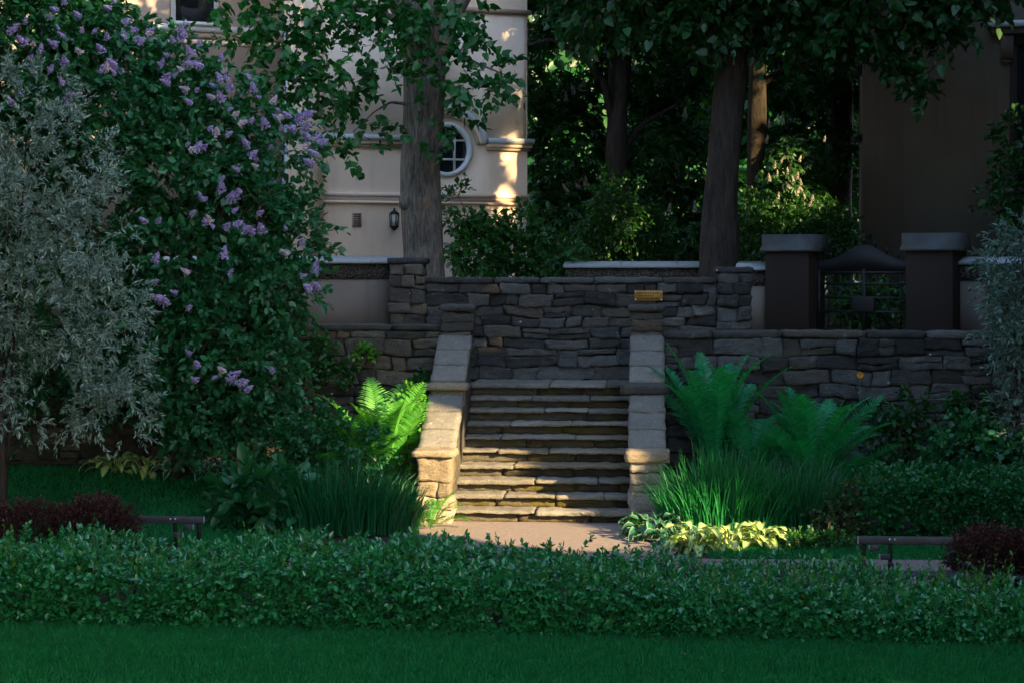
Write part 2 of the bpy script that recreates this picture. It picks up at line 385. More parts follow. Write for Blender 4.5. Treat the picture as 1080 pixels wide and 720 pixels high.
L['hostaY'] = mat_rim('hosta_yellow', (0.58, 0.66, 0.22), (0.09, 0.26, 0.07), 0.5, 0.85)
L['hostaW'] = mat_rim('hosta_white_rim', (0.03, 0.14, 0.075), (0.62, 0.70, 0.58), 0.55, 0.75)
L['hostaG'] = mat_rim('hosta_green', (0.03, 0.15, 0.07), (0.20, 0.33, 0.20), 0.65, 0.9)
L['purple'] = mat_leaf('lilac_floret', (0.28, 0.19, 0.46), (0.62, 0.50, 0.78), 0.6, 0.25, 0.3, (1, 1, 1))
L['pink'] = mat_leaf('faded_floret', (0.50, 0.36, 0.46), (0.75, 0.62, 0.66), 0.6, 0.25, 0.3, (1, 1, 1))
L['candle'] = mat_leaf('chestnut_candle', (0.28, 0.25, 0.20), (0.50, 0.46, 0.38), 0.6, 0.25, 0.3, (1, 1, 1))
L['newg'] = mat_leaf('hedge_new_leaf', (0.03, 0.12, 0.03), (0.10, 0.22, 0.05), 0.36, 0.3, 0.6, None, (0.16, 0.08, 0.03))
L['poppy'] = mat_leaf('orange_petal', (0.70, 0.26, 0.01), (0.85, 0.36, 0.02), 0.5, 0.3, 0.3, (1, 1, 1))

# ------------------------------------------------------------------ foliage
def unit(v): return v / np.maximum(np.linalg.norm(v, axis=-1, keepdims=True), 1e-9)
TPL = {
 'oval': (np.array([[0, 0, 0], [-.5, .38, .09], [-.34, .74, .05], [0, 1, -.06], [.34, .74, .05], [.5, .38, .09]]), [(0, 3, 2, 1), (0, 5, 4, 3)]),
 'heart': (np.array([[0, .04, 0], [-.36, -.02, .04], [-.5, .3, .08], [-.3, .72, .03], [0, 1.05, -.1], [.3, .72, .03], [.5, .3, .08], [.36, -.02, .04]]), [(0, 4, 3, 2, 1), (0, 7, 6, 5, 4)]),
 'narrow': (np.array([[0, 0, 0], [-.5, .45, .05], [0, 1, -.08], [.5, .45, .05]]), [(0, 2, 1), (0, 3, 2)]),
 'card': (np.array([[-.5, 0, 0], [-.5, 1, .1], [.5, 1, -.1], [.5, 0, 0]]), [(0, 3, 2, 1)]),
}
def leaf_parts(P, T, N, Ln, Wd, tpl='oval'):
    tv, tf = TPL[tpl]; n = len(P); k = len(tv)
    T = unit(T); N = unit(N - T * np.sum(N * T, 1, keepdims=True)); B = np.cross(T, N)
    Ln = np.broadcast_to(np.asarray(Ln, float), (n,)); Wd = np.broadcast_to(np.asarray(Wd, float), (n,))
    V = P[:, None, :] + (tv[None, :, 0] * Wd[:, None])[..., None] * B[:, None, :] + (tv[None, :, 1] * Ln[:, None])[..., None] * T[:, None, :] + (tv[None, :, 2] * Ln[:, None])[..., None] * N[:, None, :]
    flat = np.concatenate([np.array(f) for f in tf]); sizes = np.array([len(f) for f in tf])
    F_ = (np.arange(n) * k)[:, None] + flat[None, :]
    return V.reshape(-1, 3), F_.ravel(), np.tile(sizes, n)
def join_parts(parts):
    V = []; F_ = []; S = []; o = 0
    for v, f, s in parts:
        V.append(v); F_.append(f + o); S.append(s); o += len(v)
    return np.concatenate(V), np.concatenate(F_), np.concatenate(S)
def leaf_obj(name, parts, mat, parent=None):
    v, f, s = join_parts(parts)
    return link(name, mesh_np(name, v, f, s), mat, parent)

UP = np.array([0, 0, 1.0])
def nz3(P, s, seed=0.0):
    return np.array([noise.noise(Vector((p[0] * s + seed, p[1] * s - seed, p[2] * s + 2 * seed))) for p in P])
BEAMS = []                                    # (point, radius): the sunlit spots; foliage leaves an opening towards the sun over them
def keep_beam(P, grow=1.0, soft=0.25, add=0.05):
    k = np.ones(len(P), bool)
    for q, r, leak in BEAMS:
        d = P - q; tt = d @ SUN; perp = np.linalg.norm(d - tt[:, None] * SUN, axis=1)
        k &= ~((tt > 0.8) & (R.uniform(size=len(P)) > leak) & (perp < (r * grow + add) * (1 + soft * R.normal(size=len(P)))))
    return k
def shoots(O, D, Ls, nl, ll, lw, spread=0.9, droop=0.25, tpl='oval', jit=0.38, first=0.12, beam=False, upn=0.6, lvar=0.3):
    """leaves set along shoots that start at O, point along D"""
    n = len(O); D = unit(D); Ls = np.broadcast_to(np.asarray(Ls, float), (n,))
    s = first + (1 - first) * (np.arange(nl) + 0.5) / nl
    s = s[None, :] + R.normal(size=(n, nl)) * 0.03
    P = O[:, None, :] + D[:, None, :] * (s * Ls[:, None])[..., None]
    P[..., 2] -= droop * (s ** 2) * Ls[:, None]
    T0 = unit(D[:, None, :] - np.array([0, 0, 1.0]) * (2 * droop * s)[..., None])
    a = unit(np.cross(T0, np.where(np.abs(T0[..., 2:3]) > 0.9, np.array([1.0, 0, 0]), UP))); c = np.cross(T0, a)
    ph = np.arange(nl)[None, :] * 2.4 + R.uniform(0, 6.28, (n, 1)) + R.normal(size=(n, nl)) * 0.4
    rd = a * np.cos(ph)[..., None] + c * np.sin(ph)[..., None]
    sp = spread * (1 - 0.55 * s ** 3)
    T = T0 * np.cos(sp)[..., None] + rd * np.sin(sp)[..., None]
    T = unit(T + R.normal(size=T.shape) * jit * 0.5)
    N = unit(UP * upn + T0 * 0.35 + R.normal(size=T.shape) * jit)
    P = P.reshape(-1, 3); T = T.reshape(-1, 3); N = N.reshape(-1, 3)
    ln = ll * (1 + lvar * R.normal(size=len(P)))
    ln = np.clip(ln, ll * 0.45, ll * 1.6)
    if beam:
        k = keep_beam(P); P, T, N, ln = P[k], T[k], N[k], ln[k]
    return leaf_parts(P, T, N, ln, ln * lw / ll, tpl)
def twigs(O, D, Ls, droop=0.25, w_=0.006, seg=4):
    n = len(O); D = unit(D); Ls = np.broadcast_to(np.asarray(Ls, float), (n,))
    s = np.linspace(0, 1, seg + 1)
    P = O[:, None, :] + D[:, None, :] * (s[None, :] * Ls[:, None])[..., None]
    P[..., 2] -= droop * (s ** 2)[None, :] * Ls[:, None]
    sd = unit(np.cross(D, UP + 0.01)); ww = w_ * (1 - 0.7 * s)
    u2 = np.cross(D, sd)
    out = []
    for axis in (sd, u2):
        A = P + axis[:, None, :] * ww[None, :, None]; B = P - axis[:, None, :] * ww[None, :, None]
        V = np.stack([A, B], 2).reshape(n, -1, 3); k = 2 * (seg + 1)
        q = np.concatenate([[2 * i, 2 * i + 1, 2 * i + 3, 2 * i + 2] for i in range(seg)])
        out.append((V.reshape(-1, 3), ((np.arange(n) * k)[:, None] + q[None, :]).ravel(), np.full(n * seg, 4)))
    return out
def blob(px, py, d, rx, ry, rd):              # ellipsoid given in photo pixels and metres of depth
    return at(px, py, d), np.array([rx / F * d, rd, ry / F * d])
def in_blob(b, n, shell=0.5, gap=None, gs=1.2, seed=0.0):
    c, r = b; u = unit(R.normal(size=(n, 3))); q = R.uniform(0, 1, n) ** (1 / 3)
    q = shell + (1 - shell) * q
    P = u * q[:, None] * r
    P = RT * P[:, :1] + FW * P[:, 1:2] + UP * P[:, 2:]
    out = unit(u / r * r.mean()); out = RT * out[:, :1] + FW * out[:, 1:2] + UP * out[:, 2:]
    P = P + c
    if gap is not None:
        k = nz3(P, gs, seed) > gap; P, out = P[k], out[k]
    return P, out

def fern_mesh(nf, Lf, wid, seed, e0=(60, 82), npin=34, lean=(0, 0), curl=58):
    r = np.random.default_rng(seed); parts = []
    for k in range(nf):
        az = 2 * math.pi * k / nf + r.normal() * 0.25; e = rad(r.uniform(*e0)); Lk = Lf * r.uniform(0.72, 1.08); cu = rad(curl * r.uniform(0.5, 1.3))
        m_ = 24; s = np.linspace(0, 1, m_); el = e - cu * s ** 2.2
        h = np.array([math.cos(az), math.sin(az), 0]); sd = np.array([-math.sin(az), math.cos(az), 0])
        step = Lk / (m_ - 1)
        dirs = h[None] * np.cos(el)[:, None] + UP[None] * np.sin(el)[:, None]
        pts = np.cumsum(dirs * step, 0) + h * 0.05 + np.array([lean[0], lean[1], 0]) * (s ** 2)[:, None] * Lk
        tw = r.normal() * 0.25
        ts = np.linspace(0.14, 0.995, npin); i0 = np.minimum((ts * (m_ - 1)).astype(int), m_ - 2); fr = ts * (m_ - 1) - i0
        pp = pts[i0] * (1 - fr)[:, None] + pts[i0 + 1] * fr[:, None]; dd = unit(dirs[i0])
        nn = unit(-h[None] * np.sin(el[i0])[:, None] + UP[None] * np.cos(el[i0])[:, None])
        prof = np.clip((ts - 0.06) / 0.5, 0, 1) ** 0.75 * np.clip((1.04 - ts) / 0.30, 0, 1) ** 0.75
        for sg in (-1, 1):
            sv = sd * sg * math.cos(tw) + nn * math.sin(tw) * sg
            T = unit(sv * 0.86 + dd * 0.44 + nn * 0.22 + r.normal(size=(npin, 3)) * 0.05)
            ll = wid * prof * (1 + 0.07 * r.normal(size=npin))
            # each pinna: two leaflets one after the other, the second bending down a little
            parts.append(leaf_parts(pp, T, nn + sv * -0.2, ll * 0.62, np.maximum(Lk / npin * 0.74, 0.007) * np.ones(npin), 'narrow2'))
            parts.append(leaf_parts(pp + T * (ll * 0.55)[:, None], unit(T - UP * 0.22), nn, ll * 0.48, Lk / npin * 0.5 * np.ones(npin), 'narrow'))
        # rib
        wv = 0.006 * (1 - 0.8 * s); A = pts + sd * wv[:, None]; B = pts - sd * wv[:, None]; V = np.stack([A, B], 1).reshape(-1, 3)
        q = np.concatenate([[2 * i, 2 * i + 1, 2 * i + 3, 2 * i + 2] for i in range(m_ - 1)])
        parts.append((V, q, np.full(m_ - 1, 4)))
    return parts
TPL['narrow2'] = (np.array([[-.3, 0, 0], [-.5, .5, .04], [-.36, 1, 0], [.36, 1, 0], [.5, .5, .04], [.3, 0, 0]]), [(0, 5, 4, 1), (1, 4, 3, 2)])
def fern(p, Lf, wid, seed, mat, label, nf=15, **kw):
    parts = fern_mesh(nf, Lf, wid, seed, **kw)
    v, f, s = join_parts(parts)
    o = link('fern', mesh_np('fern', v, f, s), mat); o.location = tuple(p)
    return tag(o, label, 'fern')
def blades(c, rx, ry, n, h, seed, mat, name, label, cat, width=0.016, lean=0.45, zf=None):
    r = np.random.default_rng(seed)
    a = r.uniform(0, 6.28, n); q = np.sqrt(r.uniform(0, 1, n))
    ox, oy = np.cos(a) * q, np.sin(a) * q
    O = np.stack([c[0] + ox * rx, c[1] + oy * ry, np.full(n, c[2])], 1)
    if zf: O[:, 2] = [zf(x, y) for x, y in O[:, :2]]
    hh = h * r.uniform(0.6, 1.08, n) * (1 - 0.42 * q ** 2.2)
    ld = np.stack([ox * 0.9 + r.normal(size=n) * 0.35, oy * 0.9 + r.normal(size=n) * 0.35, np.zeros(n)], 1) * lean
    s = np.linspace(0, 1, 6)
    P = O[:, None, :] + UP * (s[None, :] * hh[:, None] * (1 - 0.16 * (s ** 3)[None, :] * np.linalg.norm(ld, axis=1)[:, None] * 2))[..., None] + ld[:, None, :] * ((0.25 * s + 0.75 * s ** 2.4)[None, :] * hh[:, None])[..., None]
    fa = r.uniform(0, 6.28, n); sd = np.stack([np.cos(fa), np.sin(fa), np.zeros(n)], 1)
    ww = width / 2 * r.uniform(0.7, 1.2, n)[:, None] * np.array([0.8, 1, 1, 0.85, 0.55, 0.06])[None, :]
    A = P + sd[:, None, :] * ww[..., None]; B = P - sd[:, None, :] * ww[..., None]
    V = np.stack([A, B], 2).reshape(n, -1, 3)
    qd = np.concatenate([[2 * i, 2 * i + 1, 2 * i + 3, 2 * i + 2] for i in range(5)])
    o = link(name, mesh_np(name, V.reshape(-1, 3), ((np.arange(n) * 12)[:, None] + qd[None, :]).ravel(), np.full(n * 5, 4)), mat)
    return tag(o, label, cat)
def hosta(p, n, ln, wd, seed, mat, label, el=(10, 70), wavy=0.02):
    r = np.random.default_rng(seed); mb = MB()
    for k in range(n):
        az = k * 2.4 + r.normal() * 0.2; e = rad(el[0] + (el[1] - el[0]) * (1 - k / n) * r.uniform(0.8, 1.1)); h = np.array([math.cos(az), math.sin(az), 0.0]); sd = np.array([-h[1], h[0], 0])
        lk = ln * r.uniform(0.75, 1.1); st = lk * r.uniform(0.55, 0.9); base = h * 0.02
        d0 = h * math.cos(e) + UP * math.sin(e); b0 = base + d0 * st
        V = []; A = []; nu, nvv = 7, 7; e2 = e * 0.75; pt = b0.copy(); ph = r.uniform(0, 6)
        for i in range(nu):
            s = i / (nu - 1)
            if i: 
                ee = e2 - rad(85) * s; pt = pt + (h * math.cos(ee) + UP * math.sin(ee)) * lk / (nu - 1)
            prof = math.sin(math.pi * min(0.985, max(0.03, s ** 0.72))) * wd * 0.5 * lk / ln
            for j in range(nvv):
                v = j / (nvv - 1) * 2 - 1
                V.append(pt + sd * v * prof + UP * (abs(v) ** 1.5 * prof * 0.35 + wavy * abs(v) * math.sin(ph + 9 * s + (3 if v > 0 else 0))))
                A.append(max(abs(v), (s - 0.5) * 1.6 if s > 0.85 else 0))
        Fc = [(i * nvv + j, i * nvv + j + 1, (i + 1) * nvv + j + 1, (i + 1) * nvv + j) for i in range(nu - 1) for j in range(nvv - 1)]
        mb.add(np.array(V), Fc, A)
        w_ = 0.006; V = [base + sd * w_, base - sd * w_, b0 - sd * w_, b0 + sd * w_]
        mb.add(np.array(V), [(0, 1, 2, 3)], [0.3] * 4)
    o = mb.build('hosta', mat, None, True); o.location = tuple(p)
    return tag(o, label, 'hosta')

# sunlit spots
for q, r_ in [((-1.23, -.3, .30), .50), ((-1.23, -.25, .75), .50), ((-1.23, .45, 1.05), .36), ((-1.9, .8, 1.2), .50), ((-2.3, .8, 1.25), .40), ((-1.75, .8, .9), .45), ((-.75, .5, .40), .45), ((-.55, .9, .6), .42), ((-.25, .5, .35), .40), ((-.8, 1.3, .75), .28), ((.15, .2, .2), .28), ((-.9, 0.0, .15), .38),
              ((-.2, -.9, 0), .55), ((.6, -1.0, 0), .50), ((-.8, -.8, 0), .45), ((1.45, -1.3, .25), .42), ((2.1, -1.5, .25), .45), ((2.75, -1.6, .2), .32), ((.2, -1.7, 0.1), .5)]:
    BEAMS.append((np.array(q), r_, 0.0))
for px, py, d, r_ in [(548, 25, 34.8, .14), (545, 75, 34.8, .20), (552, 112, 34.9, .14), (546, 152, 34.8, .20), (549, 185, 34.8, .22), (543, 218, 34.8, .20), (550, 245, 34.8, .2), (525, 222, 34.6, .10), (528, 40, 34.7, .10),
                      (798, 122, 31.2, .15), (801, 160, 31.2, .13), (815, 168, 30.9, .16), (742, 72, 36, .16), (820, 184, 30.6, .36), (832, 203, 30.6, .36), (848, 215, 30.6, .32), (808, 210, 30.6, .28), (822, 150, 30.8, .2), (806, 240, 30.4, .2), (905, 200, 30.8, .15)]:
    BEAMS.append((at(px, py, d), r_, 0.22 if d > 34 else 0.0))

# ================================================================== SETTING: ground, lawn, path
xs = np.concatenate([[-250, -120, -60, -30], np.arange(-16, 16.01, 0.4), [30, 60, 120, 250]])
xs = np.unique(np.concatenate([xs, [-1.56, -1.54, 1.94, 1.96]]))
ys = np.unique(np.concatenate([[-150, -80, -40, -24], np.arange(-16, 2.4, 0.4), [2.4, 2.6, 2.79, 2.81, 3.2, 4.24, 4.26, 4.6, 5, 6, 8, 12, 20, 40, 80, 160, 300]]))
V = [[x, y, gz(x, y) - 0.02] for y in ys for x in xs]; nx = len(xs)
Fc = [(j * nx + i, j * nx + i + 1, (j + 1) * nx + i + 1, (j + 1) * nx + i) for j in range(len(ys) - 1) for i in range(nx - 1)]
tag(MB().add(V, Fc).build('ground', M['soil'], None), kind='structure')
def sheet(name, pts_fn, nx_, ny_, mat, lift):
    V = []; 
    for j in range(ny_ + 1):
        for i in range(nx_ + 1):
            x, y = pts_fn(i / nx_, j / ny_); V.append([x, y, gz(x, y) + lift])
    Fc = [(j * (nx_ + 1) + i, j * (nx_ + 1) + i + 1, (j + 1) * (nx_ + 1) + i + 1, (j + 1) * (nx_ + 1) + i) for j in range(ny_) for i in range(nx_)]
    return tag(MB().add(V, Fc).build(name, mat), kind='structure')
edge = lambda x: -6.75 - 0.0386 * x
sheet('lawn', lambda u, v: (-14 + 28 * u, -40 + (edge(-14 + 28 * u) + 40) * v), 28, 20, M['lawn'], 0.0)
sheet('side_lawn', lambda u, v: (-9 + 6.3 * u, -2.6 + 4.6 * v), 20, 16, M['lawn'], 0.0)
sheet('verge', lambda u, v: (1.9 + 9 * u, -2.55 + 0.9 * v), 20, 4, M['lawn'], 0.0)
sheet('path', lambda u, v: (-12 + 24 * u, -4.2 + 1.62 * v + 0.05 * math.sin(u * 40)), 60, 4, M['path'], 0.004)
sheet('stair_apron', lambda u, v: (-1.35 + 2.8 * u + 0.15 * math.sin(v * 7), -2.6 + 2.62 * v), 10, 10, M['path'], 0.008)
def grass(name, n, xr, yf, h, seed):
    r = np.random.default_rng(seed); x = r.uniform(*xr, n); y = yf(x, r.uniform(0, 1, n))
    O = np.stack([x, y, [gz(a, b) for a, b in zip(x, y)]], 1)
    T = unit(np.stack([r.normal(size=n) * 0.45, r.normal(size=n) * 0.45, np.ones(n)], 1)); N = unit(r.normal(size=(n, 3)) * [1, 1, 0.2])
    hh = h * r.uniform(0.5, 1.2, n)
    o = leaf_obj(name, [leaf_parts(O, T, N, hh, np.full(n, 0.007), 'narrow')], L['grass'])
    return tag(o, kind='stuff')
grass('lawn_grass', 150000, (-5.6, 5.6), lambda x, u: edge(x) + 0.06 - 2.3 * u, 0.055, 3)
n_ = 260; x = R.uniform(-5.6, 5.6, n_); y = edge(x) - np.abs(R.normal(size=n_)) * .5
tag(leaf_obj('fallen_leaves', [leaf_parts(np.stack([x, y, np.full(n_, .035)], 1), R.normal(size=(n_, 3)) * [1, 1, .25], UP + R.normal(size=(n_, 3)) * .4, R.uniform(.025, .05, n_), .022, 'oval')], L['rust']), kind='stuff')
grass('side_lawn_grass', 45000, (-7.5, -2.6), lambda x, u: -2.6 + 4.5 * u, 0.07, 4)
grass('verge_grass', 12000, (1.9, 7.0), lambda x, u: -2.6 + 1.0 * u, 0.06, 5)

# ================================================================== STONE WALLS
def stones(mb, x0, x1, z0, z1, yf, seed, hh=(0.10, 0.24), ww=(0.16, 0.62), big=None, depth=0.22, Mx=None, split=0.3, prot=0.05):
    r = random.Random(seed); z = z0; s = 0
    def warp(P):
        Q = P.copy()
        for i in range(len(P)):
            p = P[i]; 
            e = min(1, (p[2] - z0) * 5, (z1 - p[2]) * 5) if z1 - z0 > 0.4 else 0
            Q[i, 2] += e * 0.055 * noise.noise(Vector((p[0] * 1.4 + seed, seed * 3.1, p[2] * 1.1)))
            Q[i, 0] += 0.03 * noise.noise(Vector((p[0] * 1.5, seed * 1.7, p[2] * 5.0)))
        return Q
    while z < z1 - 0.02:
        hmin, hmax = big if (big and z < z0 + 0.35) else hh
        h = r.uniform(hmin, hmax)
        if z1 - z - h < hmin * 0.8: h = z1 - z
        x = x0
        while x < x1 - 0.02:
            wd = r.uniform(*ww) * (1.35 if big and z < z0 + 0.35 else 1)
            if x1 - x - wd < ww[0] * 0.7: wd = x1 - x
            parts = [(z, h)]
            if h > 0.15 and r.random() < split:
                k = r.uniform(0.35, 0.65); parts = [(z, h * k), (z + h * k, h * (1 - k))]
            for zz, hz in parts:
                g = 0.0025; p = r.uniform(0, prot); s += 1
                n = (max(5, int(wd / 0.045)), 2, max(4, int(hz / 0.03)))
                j = [(r.uniform(-.5, .5) * min(.05, wd * .12), r.uniform(-.5, .5) * min(.035, hz * .2)) for _ in range(4)]
                def cj(P, x0_=x, z0_=zz, w_=wd, h_=hz, j=j, tl=r.uniform(-.03, .03), tz=r.uniform(-.06, .06)):
                    Q = P.copy(); u = np.clip((P[:, 0] - x0_) / w_, 0, 1); v = np.clip((P[:, 2] - z0_) / h_, 0, 1)
                    for c_, wt in zip(j, ((1 - u) * (1 - v), u * (1 - v), (1 - u) * v, u * v)): Q[:, 0] += c_[0] * wt; Q[:, 2] += c_[1] * wt
                    Q[:, 1] += (u - .5) * tl + (v - .5) * tz * h_ * 3
                    return warp(Q)
                mb.rock((x + wd / 2, yf - p + depth / 2, zz + hz / 2), (wd - 2 * g, depth, hz - 2 * g), 0.008, 0.024, n, Mx, seed * 10 + s * 1.37, cj)
            x += wd
        z += h
def coping(mb, x0, x1, y0, y1, z0, z1, seed, ww=(0.5, 1.1), Mx=None, over=0.04):
    r = random.Random(seed); x = x0
    while x < x1 - 0.02:
        wd = r.uniform(*ww)
        if x1 - x - wd < ww[0] * 0.7: wd = x1 - x
        o = r.uniform(0, over)
        mb.rock((x + wd / 2, (y0 - o + y1) / 2, (z0 + z1) / 2 + r.uniform(-.006, .006)), (wd - .012, y1 - y0 + o, z1 - z0), 0.025, 0.016, (max(5, int(wd / .08)), 5, 3), Mx, seed * 7 + x)
        x += wd
def stone_wall(name, label, cat, x0, x1, z0, z1, y, thick, seed, mat, cop=None, cph=0.09, two=False, **kw):
    e = empty(name, ((x0 + x1) / 2, y, z0), label, cat)
    mb = MB(); mb.box(x0 + .03, x1 - .03, y + .07, y + thick - .07, z0, z1 - (cph if cop else 0.01)); mb.build('core', M['mortar'], e)
    mb = MB(); stones(mb, x0, x1, z0, z1 - (cph if cop else 0), y, seed, **kw)
    mb.build('stonework', mat, e, True)
    if cop:
        mb = MB(); coping(mb, x0 - .01, x1 + .01, y - .03, y + thick, z1 - cph, z1, seed + 5); mb.build('coping', cop, e, True)
    return e
YL, YT = 2.5, 2.97
stone_wall('landing_wall', 'dark rubble stone wall behind the stair landing, carrying a small brass plaque', 'stone wall', -1.87, 2.25, 1.45, 2.91, 4.1, 0.45, 1, M['wall'], M['wall'], 0.085, big=(.2, .27), hh=(.10, .2))
stone_wall('retaining_wall', 'low rubble stone retaining wall between the lilac and the stairs', 'stone wall', -9.0, -1.47, 0.2, 2.286, YL, 0.45, 2, M['wallw'], M['coping'], 0.085, hh=(.12, .26))
stone_wall('retaining_wall', 'long dark rubble retaining wall below the iron gate, behind the ferns', 'stone wall', 1.5, 10.5, 0.2, 2.217, YL, 0.45, 3, M['wall'], M['coping'], 0.10, hh=(.12, .26))
def stone_pier(label, x0, x1, y0, z0, z1, seed, mat, capm, caph=0.09):
    e = empty('stone_pier', ((x0 + x1) / 2, y0 + .25, z0), label, 'stone pier')
    mb = MB(); mb.box(x0 + .05, x1 - .05, y0 + .05, y0 + .45, z0, z1 - caph); mb.build('core', M['mortar'], e)
    mb = MB(); stones(mb, x0, x1, z0, z1 - caph, y0, seed, hh=(.1, .2), ww=(.18, .4), depth=0.5, split=0.15); mb.build('stonework', mat, e, True)
    mb = MB(); mb.rock(((x0 + x1) / 2, y0 + .25, z1 - caph / 2), (x1 - x0 + .06, .58, caph), .03, .014, (8, 7, 3), None, seed); mb.build('cap', capm, e, True)
stone_pier('rubble stone pier with a dark flat cap in front of the big lime trunk', -2.38, -1.87, 3.95, 2.0, 3.19, 21, M['wallw'], M['wall'])
stone_pier('rubble stone pier beside the plastered gate pier, right of the plaque', 2.255, 2.74, 4.0, 2.0, 3.06, 22, M['wall'], M['wall'])

# plaque
e = empty('plaque', (xat(684, 4.07), 4.07, 2.68), 'small brass plaque with corner bolts on the dark landing wall', 'plaque')
px0, px1 = xat(669, 4.05), xat(699, 4.05); pz0, pz1 = zat(317.5, 26), zat(306.5, 26)
mb = MB(); mb.bevbox(px0, px1, 4.035, 4.06, pz0, pz1, .004); mb.build('plate', M['bronze'], e)
for k in range(3):
    mb = MB(); zc = pz1 - (k + 1) * (pz1 - pz0) / 4
    for j in range(9 - 2 * (k % 2)): x = px0 + .05 + j * .034; mb.box(x, x + .024, 4.031, 4.036, zc - .008, zc + .008)
    mb.build('lettering', M['engrave'], e)
for sx in (px0 + .018, px1 - .018):
    for sz in (pz0 + .018, pz1 - .018):
        mb = MB(); mb.sphere((sx, 4.032, sz), .011); mb.build('bolt', M['steel'], e, True)

# ================================================================== STAIRCASE
RISE, RUN = 0.147, 0.33
e = empty('stone_staircase', (0, 0, 0), 'flight of ten worn mossy stone steps climbing between two cheek walls', 'stairs')
rr = random.Random(5)
for i in range(10):
    y0 = i * RUN; zt = (i + 1) * RISE; th = rr.uniform(.038, .05)
    mb = MB(); mb.box(-1.12, 1.12, y0 + .09, y0 + 0.5, max(0, zt - 2 * RISE), zt - th + .004)
    x = -1.13
    while x < 1.12:
        wd = rr.uniform(.4, 1.0); wd = 1.13 - x if 1.13 - x - wd < .2 else wd
        hz = RISE - th + .01
        mb.rock((x + wd / 2, y0 + .15, zt - th - hz / 2 + .004), (wd - .008, .24, hz), .015, .02, (max(4, int(wd / .07)), 3, 3), None, i * 9 + x); x += wd
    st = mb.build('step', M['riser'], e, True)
    mb = MB(); x = -1.13
    while x < 1.12:
        wd = rr.uniform(.5, 1.25); wd = 1.13 - x if 1.13 - x - wd < .35 else wd
        ov = rr.uniform(.035, .065); back = y0 + RUN + .12 if i < 9 else y0 + 1.2; tt = th + rr.uniform(-.008, .012)
        mb.rock((x + wd / 2, (y0 - ov + back) / 2, zt - tt / 2 + rr.uniform(-.004, .005)), (wd - .01, back - y0 + ov, tt), .010, .016, (max(6, int(wd / .04)), 7, 3), None, i * 5 + x * 2); x += wd
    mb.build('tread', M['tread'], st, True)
tag(MB().box(-1.9, 2.3, 3.3, 4.15, 1.2, 1.44).build('landing_floor', M['tread']), kind='structure')

def cheek(sg, label, seed, caps):
    xi, xo = sg * 1.05, sg * 1.48
    a, b_ = min(xi, xo), max(xi, xo)
    e = empty('cheek_wall', ((a + b_) / 2, 0, 0), label, 'stair wall')
    # lower pier
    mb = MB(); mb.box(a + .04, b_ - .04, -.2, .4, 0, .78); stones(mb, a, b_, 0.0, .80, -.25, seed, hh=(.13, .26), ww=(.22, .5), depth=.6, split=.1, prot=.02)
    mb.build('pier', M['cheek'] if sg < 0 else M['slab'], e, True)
    def capslab(y0, y1, z0, z1, w_=.05, ext=0, cm='cheek'):
        m2 = MB(); m2.rock(((a + b_) / 2 - sg * ext / 2, (y0 + y1) / 2, (z0 + z1) / 2), (b_ - a + 2 * w_ + ext, y1 - y0, z1 - z0), .03, .016, (8, 6, 3), None, seed + y0)
        m2.build('cap_slab', M[cm], e, True)
    capslab(-.33, .12, *caps[0])
    # body below the two ramps
    def body(y0, z0a, z1a, y1, z0b, z1b, name):
        m3 = MB(); n = 10
        ly = [y0 + (y1 - y0) * k / n for k in range(n + 1)]
        m3.prism([(y, z0a + (z0b - z0a) * k / n) for k, y in enumerate(ly)] + [(y, z1a + (z1b - z1a) * k / n) for k, y in reversed(list(enumerate(ly)))], a + .02, b_ - .02)
        m3.build(name, M['wallw'], e)
    body(.12, 0, .84, 1.2, 0.2, 1.38, 'side_wall'); body(1.2, 0.2, 1.45, 2.42, 0.4, 2.1, 'side_wall')
    def ramp_(y0, z0, y1, z1, ns):
        m4 = MB(); 
        for k in range(ns):
            f0, f1 = k / ns, (k + 1) / ns; yc = y0 + (y1 - y0) * (f0 + f1) / 2; zc = z0 + (z1 - z0) * (f0 + f1) / 2
            ln = math.hypot(y1 - y0, z1 - z0) / ns; an = math.atan2(z1 - z0, y1 - y0); c_, s_ = math.cos(an), math.sin(an)
            def Mr(P, yc=yc, zc=zc, c_=c_, s_=s_, xx=(a + b_) / 2 + random.uniform(-.008, .008)):
                Q = P.copy(); Q[:, 0] = P[:, 0] + xx; Q[:, 1] = yc + P[:, 1] * c_ - P[:, 2] * s_; Q[:, 2] = zc + P[:, 1] * s_ + P[:, 2] * c_; return Q
            m4.rock((0, 0, random.uniform(-.006, .006)), (b_ - a + .02, ln - .008, .10), .022, .016, (7, 7, 3), Mr, seed + k * 3 + y0)
        m4.build('sloping_coping', M['slab'], e, True)
    ramp_(.08, .86, 1.16, 1.43, 3)
    mb = MB(); mb.rock(((a + b_) / 2, 1.32, 1.40), (b_ - a, .3, .22), .02, .012, (6, 4, 4), None, seed + 31); mb.build('block', M['cheek'], e, True)
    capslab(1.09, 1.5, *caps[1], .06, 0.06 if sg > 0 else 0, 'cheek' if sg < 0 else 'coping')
    ramp_(1.42, 1.57, 2.42, 2.13, 3)
    mb = MB(); stones(mb, a, b_, 1.9, 2.46, 2.42, seed + 4, hh=(.12, .18), ww=(.25, .5), depth=.45, split=0, prot=.02); mb.build('top_pier', M['coping'], e, True)
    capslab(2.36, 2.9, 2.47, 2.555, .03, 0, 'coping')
cheek(-1, 'stepped stone cheek wall on the sunlit side of the stairs, by the bright fern', 41, ((.795, .885), (1.50, 1.59)))
cheek(1, 'stepped shaded stone cheek wall of the stairs, beside the tall ferns', 47, ((.755, .90), (1.46, 1.59)))

